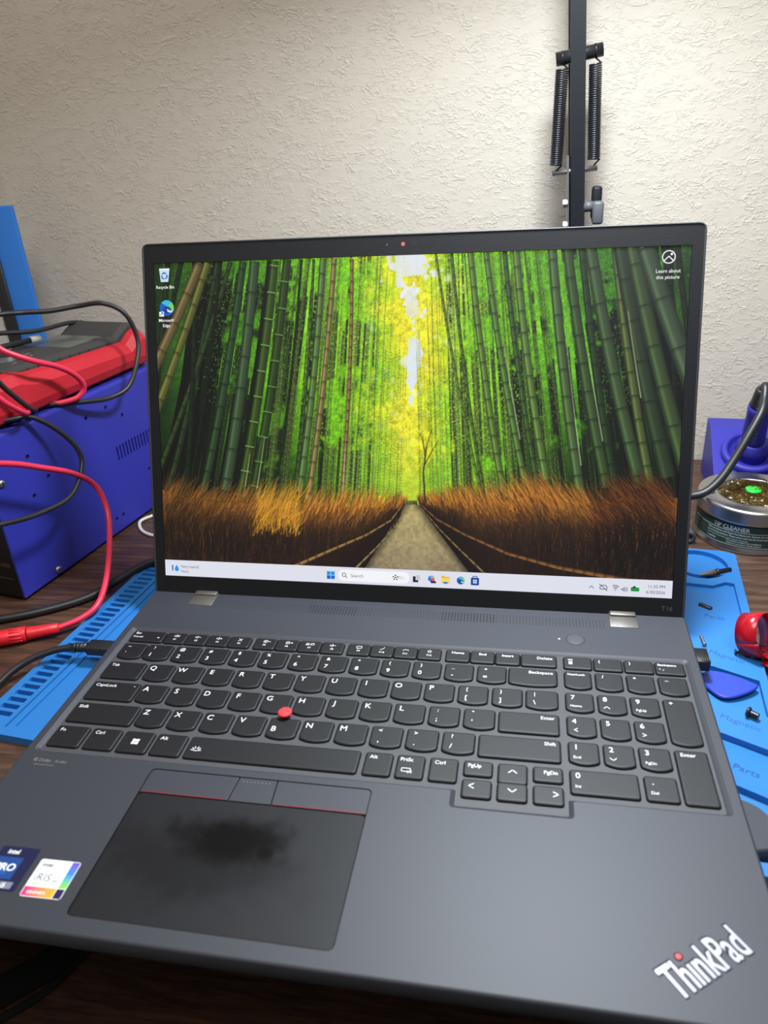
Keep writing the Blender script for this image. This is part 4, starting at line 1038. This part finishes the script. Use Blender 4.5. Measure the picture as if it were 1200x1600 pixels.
# usb-c charging cable on the left
t = thing('charging_cable', 'black charging cable plugged into the left side of the laptop', 'cable', (-200, -61, MATZ))
b = MB(); b.rbox(-202.0, -180.7, -65.2, -54.6, -11.0, -3.6, 2.4, 3); obj('plug', b, black_m, t)
b = MB()
for k in range(4): b.lathe([(2.6, 0), (3.3, .3), (3.3, 1.3), (2.6, 1.6)], (-202.5 - k * 2.2, -60.4 - k * .25, -7.2), (-1, -.1, 0), 14)
b.lathe([(3.4, 0), (2.4, 11)], (-201.5, -60.2, -7.2), (-1, -.1, 0), 14); obj('strain_relief', b, softblack_m, t)
b = MB(); b.tube([(-208, -61.0, -7.2), (-216, -62.2, -7.4), (-225.4, -65.5, -8.3), (-236, -71.5, -10.5), (-245, -80, -14), (-251.5, -93, -18.5), (-255, -110, -19.6), (-256, -150, -19.6), (-262, -205, -19.6), (-266, -229, -24), (-267, -236, -60), (-267, -234, -200), (-268, -230, -420)], 2.3, 12); obj('cord', b, softblack_m, t)

# ------------------------------------------------------------------ bench power supply
DV = Vector((.17190712, .98511316, 0)); NV_ = Vector((.98511316, -.17190712, 0)); P0 = Vector((-296.6, 8.8, DESK))
PR = math.atan2(NV_.y, NV_.x)
psu = thing('bench_power_supply', 'cobalt blue bench power supply box with a black front', 'power supply', tuple(P0), PR)
Z0, Z1, DP, WP = 3.0, 130.0, 228.0, 118.0
b = MB(); pk = []
for k in range(15): y = 133.2 + k * 4.25; pk.append((rrect(y, y + 1.9, 63.0, 76.3, .8, 2), 2.0))
for (s_, z_) in ((106.3, 111.9), (131.8, 112.8), (38.6, 104.9), (53.1, 82.9), (34.8, 74.2), (114.5, 14.9), (123.5, 15.0), (150, 100), (170, 40)): pk.append((circle(s_, z_, 1.9, 14), 1.2))
plate(b, [(0, Z0), (DP, Z0), (DP, Z1 - 2.5), (0, Z1 - 2.5)], pk, lambda y, z, dd: (-dd, y, z), 0, 0, 1)
prof = [(0, Z1 - 2.5), (-.5, Z1 - 1), (-2, Z1), (-WP + 2, Z1), (-WP + .5, Z1 - 1), (-WP, Z1 - 2.5), (-WP, Z0)]
b.rings([[(x, 0, z) for x, z in prof], [(x, DP, z) for x, z in prof]], cap0=False, cap1=False, closed=False, sm=False)
b.add([(0, 0, Z0), (0, DP, Z0), (-3, DP, Z0), (-3, 0, Z0)], [(0, 1, 2, 3)])
b.add([(0, DP, Z0), (0, DP, Z1 - 2.5), (-WP, DP, Z1 - 2.5), (-WP, DP, Z0)], [(0, 1, 2, 3)])
b.add([(0, 0, Z0), (0, 0, Z1 - 2.5), (-1.8, 0, Z1 - 2.5), (-1.8, 0, Z0)], [(3, 2, 1, 0)])
obj('metal_cover', b, [psu_m, void_m], psu, local=True)
b = MB(); b.rbox(-WP + 1.8, -1.8, -1.0, 9, Z0, Z1 - 2, 1.5, 1); obj('front_panel', b, psublack_m, psu, local=True)
b = MB(); b.text('POWER', 3.2 * CAP, lambda x, y: (-20 + x, -1.1, 30 + y)); b.strokes([[(-60, 20), (-4, 20)]], .5, lambda x, y: (x, -1.1, y)); obj('panel_print', b, mat('faded_print', (.12, .07, .06), .6), psu, local=True)
for (x, y) in ((-14, 14), (-104, 14), (-14, 210), (-104, 210)):
    b = MB(); b.lathe([(7, 0), (7, 3.2)], (x, y, 0), n=18); obj('foot', b, softblack_m, psu, local=True)
for (s_, z_) in ((9.3, 95.6), (37.1, 7.4)):
    k = MB(); k.lathe([(3.0, 0), (3.0, .6), (2.4, 1.5), (1.2, 1.9), (.2, 2.0)], (0, s_, z_), (1, 0, 0), 18); sc = obj('screw', k, steel_m, psu, local=True)
    k = MB(); k.box(1.7, 2.05, s_ - 1.6, s_ + 1.6, z_ - .3, z_ + .3); k.box(1.7, 2.06, s_ - .3, s_ + .3, z_ - 1.6, z_ + 1.6); obj('cross_slot', k, void_m, sc, local=True)
def PW(x, y, z): return tuple(P0 + NV_ * x + DV * y + Vector((0, 0, z)))

# ------------------------------------------------------------------ multimeter lying on the power supply
mm = thing('multimeter', 'multimeter in a red rubber holster lying on the power supply', 'multimeter', PW(0, 0, Z1), PR)
def sect(y, k, zt, xin=0.0):
    """holster cross-section at length y: k squeezes it, zt = rim height"""
    near = [(-8 - xin, 2.0), (-3 - xin, 5.0), (-1.0 - xin, 11), (-1.5 - xin, zt - 9), (-7 - xin, zt - 2), (-12 - xin, zt), (-16 - xin, zt - 1.5)]
    far = [(-90 - x, z) for x, z in near[::-1]]
    return [(x, y, z) for x, z in near + far]
b = MB()
secs = [sect(14, 0, 24, 9), sect(18, 0, 31, 3), sect(26, 0, 36, 0), sect(52, 0, 36, 0), sect(66, 0, 32, 0), sect(110, 0, 29.5), sect(160, 0, 27.5), sect(182, 0, 26.5), sect(192, 0, 33, -1), sect(203, 0, 35, 0), sect(209, 0, 30, 5), sect(212, 0, 20, 14)]
b.rings(secs, m=0, sm=False)
hol = obj('rubber_holster', b, meterred_m, mm, local=True)
b = MB()
ins = [[(-12.5, y, z - 6), (-12.5, y, z), (-17, y, z + 3.0), (-73, y, z + 3.0), (-77.5, y, z), (-77.5, y, z - 6)] for y, z in ((50, 34), (66, 33.5), (110, 31.5), (160, 29.5), (178, 29), (188, 34), (197, 37.5), (203, 36))]
b.rings(ins); obj('body', b, graph_m, mm, local=True)
for k in range(9):
    y = 72 + k * 11.5; z = 33.2 - (y - 66) * .042
    b = MB(); b.box(-12.9, -12.3, y, y + .9, z - 7, z - .5); b.box(-17.2, -12.3, y, y + .9, z - .3, z + .2); obj('grip_groove', b, void_m, mm, local=True)
b = MB(); b.lathe([(18, 34.2), (18, 35.0), (15.5, 36.2), (15, 40), (13.5, 41.4), (.5, 41.6)], (-47, 84, -1), n=30); dl = obj('selector_dial', b, black_m, mm, local=True)
b = MB(); b.box(-70, -24, 128, 172, 31.0, 33.6); obj('display_window', b, mat('lcd_grey', (.10, .11, .10), .2), mm, local=True)
b = MB()
for k in range(16):
    a_ = k * .3927; b.text('%s' % ('V', 'mA', 'A', 'Hz')[k % 4], 2.6 * CAP, (lambda cx, cy: (lambda x, y: (cx + y, cy - x, 36.2)))(-47 + 22 * math.cos(a_), 84 + 20 * math.sin(a_)))
obj('face_print', b, mat('face_print', (.45, .5, .62), .6), mm, local=True)

def cable(name, label, pts, r, m, cat='cable', extra=None):
    t = MB(); t.tube(pts, r, 12, res=8)
    return tag(obj(name, t, m), label, cat)
# leads
cable('test_lead', 'black lead looping over the red end of the multimeter', [(-392, 96, 146.5), (-362, 104, 164), (-338.9, 115.5, 174.2), (-325.3, 135.0, 172.7), (-308.5, 146.2, 171.3), (-291.1, 158.7, 172.3), (-269.8, 162.1, 173.5), (-254.7, 167.6, 163.6), (-248.4, 168.7, 141.7), (-248.3, 157.8, 122.5), (-252.6, 144.5, 107.0), (-261.8, 127.0, 103.1), (-271.6, 105.4, 106.9), (-283.4, 90.1, 110.4), (-296.0, 82.2, 111.0)], 2.0, softblack_m, 'test lead')
cable('test_lead', 'red lead curling over the multimeter side', [(-352, 60, 150), (-340, 55, 168), (-318, 50, 173), (-299.0, 53.1, 168.0), (-290.4, 56.2, 160.5), (-279.2, 67.8, 150.8), (-272.0, 85.8, 141.0), (-267.7, 99.1, 129.8), (-267.0, 104.3, 119.4), (-272.0, 99.7, 112.4), (-282.3, 91.0, 110.8), (-293.3, 85.7, 111)], 2.2, pinkred_m, 'test lead')
cable('test_lead', 'black lead hanging in a wide loop beside the power supply', [(-304.4, 33.6, 112.6), (-290.5, 43.5, 114.1), (-282.6, 54.2, 111.8), (-272.5, 65.7, 97.6), (-263.5, 70.5, 81.1), (-260.2, 66.1, 66.9), (-260.1, 43.2, 52.9), (-265.9, 10.5, 53.9), (-271.6, -22.3, 61.8), (-284, -45, 67), (-310, -42, 66), (-330, -14, 58), (-335.5, 14.5, 54)], 1.9, softblack_m, 'test lead')
t = thing('test_lead', 'red lead with a red plug sleeve lying on the desk', 'test lead', (-244, -29, DESK))
b = MB(); b.tube([(-336, 14.5, 92), (-326, -16, 106), (-302, -32, 111), (-281, -20, 106), (-271.6, 6.8, 94.4), (-267.2, 26.0, 83.8), (-260.3, 54.1, 66.7), (-253.7, 68.3, 49.6), (-246.3, 64.1, 29.4), (-237.7, 43.6, 12.0), (-228.2, 14.9, -2.0), (-225.0, -7.4, -10.0), (-232.4, -20.3, -14.0), (-246.0, -30.4, -16.4)], 2.2, 12, res=8); obj('cord', b, pinkred_m, t)
pa = Vector((-243.8, -29.5, -16.0)); px_ = (Vector((-290.3, -51.6, -15.6)) - pa).normalized()
b = MB(); b.lathe([(2.6, 0), (3.7, .8), (4.3, 14), (4.6, 20), (5.0, 21)], pa, px_, 20); obj('sleeve', b, plugred_m, t)
b = MB(); b.lathe([(5.0, 21.5), (5.6, 22.3), (5.6, 36), (5.2, 50), (5.0, 66)], pa, px_, 20)
obj('plug', b, plugred_m, t)
side_ = px_.cross(Vector((0, 0, 1))).normalized(); upv = side_.cross(px_)
for k in range(5):
    a_ = -.3 + k * .42; q = pa + px_ * 24 + (-side_ * math.cos(a_) + upv * math.sin(a_)) * 5.5
    b = MB(); b.tube([tuple(q), tuple(q + px_ * 8)], .55, 6, smooth=False); obj('grip_ridge', b, plugred_m, t)
cable('test_lead', 'short black lead end hanging down beside the multimeter', [(-346, 40, 150), (-334, 24, 164), (-312, 18, 167), (-289.6, 28.1, 154.2), (-284.1, 37.6, 138.1), (-280.0, 50.4, 120.7), (-284.0, 62.1, 114.9), (-296, 70, 112)], 2.0, softblack_m, 'test lead')
cable('test_lead', 'short red lead end hanging below the multimeter', [(-340, 30, 150), (-330, 12, 158), (-308, 8, 157), (-288.5, 20.6, 145.4), (-279.8, 28.6, 130.9), (-277.7, 41.8, 119.6), (-284.7, 53.8, 116.9), (-296, 60, 114)], 2.0, pinkred_m, 'test lead')
cable('power_cable', 'dark cable crossing the desk behind the red plug', [(-436, -60, -18.8), (-380, -50, -18.8), (-330, -32, -18.7), (-304.3, -22.8, -18.6), (-274.5, -8.3, -18.6), (-248, 12, -18.4), (-234.0, 32.1, -16.0), (-222.5, 52.3, -13.6), (-208, 72, -13.4), (-180, 110, -13.4), (-120, 150, -14)], 3.0, softblack_m)
cable('white_cable', 'thin white cable curling from behind the laptop lid', [(-190, 300, -20.2), (-215, 200, -20.2), (-236, 172, -20.2), (-250.3, 163.4, -20.2), (-261.0, 156.0, -20.2), (-268.0, 142.4, -20.2), (-255.8, 124, -20.2), (-236.6, 118, -20.2), (-225, 140, -20.2), (-222, 168, -20.2)], 1.4, whitecable_m)
# leads and probes on top of the meter
cable('test_lead', 'black lead lying behind the multimeter face', [PW(-82, 60, 180), PW(-84, 110, 178), PW(-74, 150, 172), PW(-70, 190, 170.5), PW(-66, 214, 164)], 2.0, softblack_m, 'test lead')
t = thing('test_probe', 'black probe with a pale grey tip resting on the multimeter', 'test probe', PW(-64, 100, 168))
b = MB(); b.cyl(PW(-62, 70, 172.4), PW(-60, 128, 169.6), 2.6, 2.4, 12); obj('handle', b, black_m, t)
b = MB(); b.cyl(PW(-60, 128, 169.6), PW(-59.5, 139, 169.0), 3.0, 2.8, 12); obj('tip_cap', b, mat('pale_grey', (.42, .40, .36), .5), t)
t = thing('test_plug', 'small bright red plug end on the multimeter face', 'plug', PW(-50, 62, 172))
b = MB(); b.cyl(PW(-52, 56, 172.5), PW(-50, 75, 172), 2.6, 2.6, 12); obj('cap', b, plugred_m, t)

# ------------------------------------------------------------------ blue framed panel in the corner
pn = thing('framed_panel', 'upright blue panel with a black middle in the room corner', 'panel', (-425, 270, DESK))
b = MB(); b.rbox(WALL_X + .5, -403.2, 265, 270, DESK, 246.5, 1.2, 2); obj('backing', b, panelblue_m, pn)
b = MB(); b.rbox(WALL_X + 1.0, -429.0, 262.6, 266, DESK + 2, 216, .8, 1); obj('black_face', b, black_m, pn)
# ------------------------------------------------------------------ desk lamp on a sprung arm
lamp = thing('desk_lamp', 'black sprung-arm desk lamp rising behind the laptop', 'lamp', (127, 268, DESK))
AB = Vector((124.5, 268, 40)); AT = Vector((95.0, 268, 640))
def armp(z): return AB + (AT - AB) * ((z - AB.z) / (AT.z - AB.z))
def arm_bar(name, off, z0, z1, hw, hd, m):
    b = MB(); a, c = armp(z0), armp(z1); o_ = Vector(off)
    b.rings([[(p.x + o_.x + sx * hw, p.y + o_.y + sy * hd, p.z) for sx, sy in ((-1, -1), (1, -1), (1, 1), (-1, 1))] for p in (a, c)]); return obj(name, b, m, lamp)
b = MB(); b.rbox(96, 158, 238, 300, DESK, DESK + 14, 3, 2); b.cyl((127, 268, DESK + 10), (127, 268, 30), 9, 9, 20); obj('base', b, gunmetal_m, lamp)
b = MB(); b.rbox(115, 139, 258, 278, 24, 60, 2, 1); obj('base_joint', b, gunmetal_m, lamp)
arm_bar('arm', (0, 0, 0), 44, 640, 5.6, 5.6, gunmetal_m)
arm_bar('rear_arm', (-3.2, 15, 0), 200, 640, 3.4, 3.0, gunmetal_m)
# bracket plate at the lower joint, bolts, wing knob
b = MB(); a, c = armp(205), armp(262); b.rings([[(p.x - 8.4, p.y - 7, p.z), (p.x - 7.0, p.y - 7, p.z), (p.x - 7.0, p.y + 14, p.z), (p.x - 8.4, p.y + 14, p.z)] for p in (a, c)]); obj('bracket_plate', b, steel_m, lamp)
for z in (226, 209):
    q = armp(z); b = MB(); b.lathe([(3.6, 0), (3.6, 3.6), (2.2, 4.4)], (q.x - 8, q.y - 3, z), (-1, 0, 0), 6, sm=False); b.lathe([(4.6, -.4), (4.6, .4)], (q.x - 8, q.y - 3, z), (-1, 0, 0), 18); obj('bolt', b, steel_m, lamp)
q = armp(223)
b = MB(); b.cyl((q.x + 5, q.y - 2, 223), (q.x + 13, q.y - 2, 223), 4.4, 4.0, 18); b.rbox(q.x + 12, q.x + 21, q.y - 8, q.y + 2, 209, 227, 2.2, 2); wk = obj('wing_knob', b, silverplastic_m, lamp)
b = MB(); b.rbox(q.x + 11.4, q.x + 19.6, q.y + 0, q.y + 9, 212, 238, 2.2, 2); obj('knob_wing', b, gunmetal_m, wk)
# crossbars and springs
qu, ql = armp(332), armp(251)
b = MB(); b.cyl((qu.x - 16.5, qu.y, 329.8), (qu.x + 18.5, qu.y, 334.4), 4.9, 4.9, 20)
for dx in (-11.5, 13.2): b.lathe([(5.2, -.5), (5.2, .5)], (qu.x + dx, qu.y, 332 + dx * .13), (1, 0, .13), 20)
obj('crossbar', b, darksteel_m, lamp)
b = MB(); b.cyl((ql.x - 20, ql.y, 249.2), (ql.x + 15.6, ql.y, 251.8), 2.2, 2.2, 16); obj('crossbar', b, steel_m, lamp)
for (x0, z0, x1, z1) in ((qu.x - 11.5, 327, ql.x - 17.4, 251), (qu.x + 13.2, 329, ql.x + 12.6, 254)):
    top = Vector((x0, qu.y - 1, z0)); bot = Vector((x1, ql.y - 1, z1)); ax = bot - top; L = ax.length; ax.normalize()
    u = ax.cross(Vector((0, 1, 0))).normalized(); w = ax.cross(u)
    pts = [tuple(top)]
    turns, seg = 44, 12
    for k in range(turns * seg + 1):
        a_ = 2 * math.pi * k / seg; s_ = 4 + (L - 8) * k / (turns * seg)
        pts.append(tuple(top + ax * s_ + (u * math.cos(a_) + w * math.sin(a_)) * 4.5))
    pts.append(tuple(bot))
    b = MB(); b.tube(pts, .7, 5, smooth=False); obj('spring', b, darksteel_m, lamp)
# upper joint, second arm and lamp head (above the picture)
LP = Vector(LAMP)
b = MB(); b.rbox(AT.x - 10, AT.x + 10, 256, 282, 625, 660, 3, 2); obj('elbow_joint', b, gunmetal_m, lamp)
b = MB(); b.tube([tuple(AT + Vector((0, 0, 8))), tuple(LP + (LP - Vector(LAMP_AIM)).normalized() * 40)], 5.5, 8, smooth=False); obj('upper_arm', b, gunmetal_m, lamp)
b = MB(); b.lathe([(10, 42), (14, 30), (52, 22), (62, 6), (62, 3), (58, 3), (57, 6), (10, 8)], LP, Vector(LAMP) - Vector(LAMP_AIM), 40); hd = obj('lamp_head', b, gunmetal_m, lamp)
led = area_light('desk_lamp_light', LAMP, LAMP_AIM, 110, LAMP_POWER, (.84, .92, 1.0))
led.data.spread = math.radians(LAMP_SPREAD)

# ------------------------------------------------------------------ soldering station corner
ss = thing('soldering_stand', 'violet blue soldering iron stand with a round collar by the wall', 'soldering stand', (276, 245, DESK), math.radians(-5))
b = MB()
prof = [(-34, 0), (-34, 26), (22, 52), (46, 52), (46, 0)]
w0, w1 = -33, 78
rs = [[(x, y, z) for y, z in prof] for x in (w0, w0 + .8, w1 - .8, w1)]
rs[0] = [(w0, y * .985, z * .985 + .3) for y, z in prof]; rs[3] = [(w1, y * .985, z * .985 + .3) for y, z in prof]
b.rings(rs); obj('body', b, stationblue_m, ss, local=True)
sn = Vector((0, -26, 56)).normalized()
cr_ = Vector((-2, -8, 38.2))
b = MB(); b.lathe([(24.5, -1), (25, 3.5), (23.5, 6), (20.5, 6.4), (18.8, 4.5), (18.5, 1.0), (10, .5)], cr_, sn, 40, cap0=False); obj('collar', b, stationblue_m, ss, local=True)
b = MB(); b.lathe([(13.5, .3), (13.5, 10), (11.5, 17), (10.5, 18)], cr_, sn, 32); obj('socket', b, stationblue_m, ss, local=True)
ir = thing('soldering_iron', 'blue soldering iron handle standing in its stand, cord on top', 'soldering iron', (272, 236, 16))
ia = Vector((273.0, 237, 18)); ib = Vector((266.5, 210, 74)); ax = (ib - ia).normalized(); LN = (ib - ia).length
b = MB(); b.lathe([(9.6, 0), (9.4, LN * .45), (8.8, LN * .8), (9.2, LN * .86), (8.6, LN * .93)], ia, ax, 28); hnd = obj('handle', b, stationblue_m, ir)
b = MB(); sd = ax.cross(Vector((0, -1, 0))).normalized(); fr = sd.cross(ax)
def on_handle(x, y):   # lettering runs along the handle
    a_ = -.75 + y / 9.4; return tuple(ia + ax * (18 + x) + (fr * math.cos(a_) + sd * math.sin(a_)) * -9.75) if False else tuple(ia + ax * (20 + x) + (Vector((0, -1, 0)) - ax * Vector((0, -1, 0)).dot(ax)).normalized() * 9.7 * math.cos(.5 - y / 9.4) + Vector((-1, 0, 0)) * 9.7 * math.sin(.5 - y / 9.4))
b.text('907 X', 4.2 * CAP, on_handle, 0, 'LEFT', .01); obj('handle_print', b, mat('handle_ink', (.10, .10, .18), .5), hnd)
b = MB(); b.lathe([(8.4, LN * .92), (7.6, LN * .98), (6.4, LN * 1.12), (5.6, LN * 1.2), (4.2, LN * 1.22)], ia, ax, 24); obj('strain_relief', b, softblack_m, ir)
te = ia + ax * LN * 1.2
b = MB(); b.tube([tuple(te), tuple(te + ax * 5 + Vector((0, -3, 0))), (263.5, 192, 82.5), (260.0, 182, 74), (250.5, 172, 58), (240, 163, 41), (230, 155, 27.5), (219, 150, 18.5), (207, 149, 15.2), (190, 146, 14), (160, 140, 8), (130, 150, -10), (90, 170, -18)], 3.3, 14, res=8); obj('cord', b, softblack_m, ir)

# tip cleaner tin
TC = (258.0, 163.0)
tin = thing('tip_cleaner_tin', 'round metal tip cleaner tin with brass wool and a dark label', 'tin', (TC[0], TC[1], DESK))
c3 = (TC[0], TC[1], DESK)
b = MB(); b.lathe([(38.5, 0), (41.0, .6), (41.3, 2.2), (39.6, 3.8), (39.4, 24.5), (40.0, 25)], c3, n=64); obj('can', b, tin_m, tin)
b = MB(); b.lathe([(40.6, 24.6), (41.3, 25.2), (40.7, 26.4), (40.7, 33.5), (39.9, 35.6), (38.2, 36.4), (37.0, 35.9), (27.5, 35.6), (26.4, 36.0), (25.6, 35.2), (25.4, 32)], c3, n=64, cap0=False, cap1=False); obj('lid', b, tin_m, tin)
b = MB(); ex = c3[0] - 32.0, c3[1] - 1.0; b.lathe([(3.6, 35.6), (3.4, 36.2), (2.9, 36.2), (2.7, 35.7)], (ex[0], ex[1], DESK), n=20, cap0=False, cap1=False); obj('embossed_ring', b, darksteel_m, tin)
RL = 39.65
def ontin(deg, z, r=RL + .06):
    return lambda x, y: (TC[0] + r * math.sin(math.radians(deg) + x / r), TC[1] - r * math.cos(math.radians(deg) + x / r), DESK + z + y)
b = MB(); rs = []
for k in range(61):
    a_ = math.radians(-125 + 250 * k / 60); rs.append([(TC[0] + RL * math.sin(a_), TC[1] - RL * math.cos(a_), DESK + z) for z in (4.6, 23.6)])
b.rings(rs, False, False, closed=False, sm=True); lb = obj('label_band', b, tinlabel_m, tin)
b = MB()
b.text('TIP CLEANER', 3.3 * CAP, ontin(-53, 18.7), 0, 'LEFT', .012)
b.text('YH-099', 2.6 * CAP, ontin(6, 19.0), 0, 'LEFT', .01)
for k, (t_, z, s_) in enumerate((('Wire tip cleaner with Resin Flux Reservoir. Extends the tip life', 15.0, 1.35), ('by removing oxidation. Please store with the lid closed after use', 12.6, 1.35), ('The tin contains a solid resin core flux, the fumes may irritate', 10.5, .9), ('This product contains resin (colophony)', 8.8, 1.1), ('substance may cause an allergic reaction', 6.9, 1.1))):
    b.text(t_, s_ * CAP, ontin(-60 if k < 3 else -36, z), 0, 'LEFT', .008)
b.text('+ warning', 1.4 * CAP, ontin(-60, 7.6), 0, 'LEFT', .02)
for z in (17.6, 5.6): b.strokes([[(x, 0) for x in range(-60, 61, 2)]], .35, ontin(0, z))
obj('label_print', b, mat('tin_print', (.6, .64, .62), .5), lb)
rnd = random.Random(5); b = MB()
for k in range(230):
    a_ = rnd.random() * 6.28; q = 23.5 * math.sqrt(rnd.random()); x, y = TC[0] + q * math.cos(a_), TC[1] + q * math.sin(a_); z = DESK + 31.5 + 4.0 * rnd.random() + 2.2 * (1 - q / 24)
    th = rnd.random() * 6.28; R_ = 1.8 + 2.2 * rnd.random(); tl = rnd.uniform(-.9, .9); pts = []
    for j in range(9):
        g = th + j * .62
        pts.append(Vector((x + R_ * math.cos(g) + j * .25, y + R_ * math.sin(g), z + R_ * tl * math.sin(g))))
    rs = [[tuple(p), tuple(p + Vector((.15, .1, .95)))] for p in pts]
    b.rings(rs, False, False, closed=False, sm=False)
wool = obj('brass_wool', b, brass_m, tin); wool['kind'] = 'stuff'
b = MB(); b.add([(x, y, DESK + 31) for x, y in circle(TC[0], TC[1], 25.5, 32)], [list(range(32))]); obj('tin_inside', b, mat('tin_dark', (.06, .045, .02), .6), tin)
b = MB(); b.lathe([(6.0, 36.8), (6.4, 37.6), (5.6, 38.6), (2.0, 39.1), (.3, 39.2)], c3, n=20); obj('green_dab', b, green_m, tin)
# small rubber roller behind the lid's lower corner
b = MB(); b.lathe([(5.0, 0), (5.6, .8), (5.6, 7), (5.0, 8), (2.4, 8.1), (2.2, 6.5), (.3, 6.5)], (209, 146, DESK + 5.7), (0, -1, 0), 22)
tag(obj('rubber_knob', b, mat('rubber_grey', (.05, .055, .065), .5)), 'small dark grey knob between the laptop lid and the tin', 'knob')
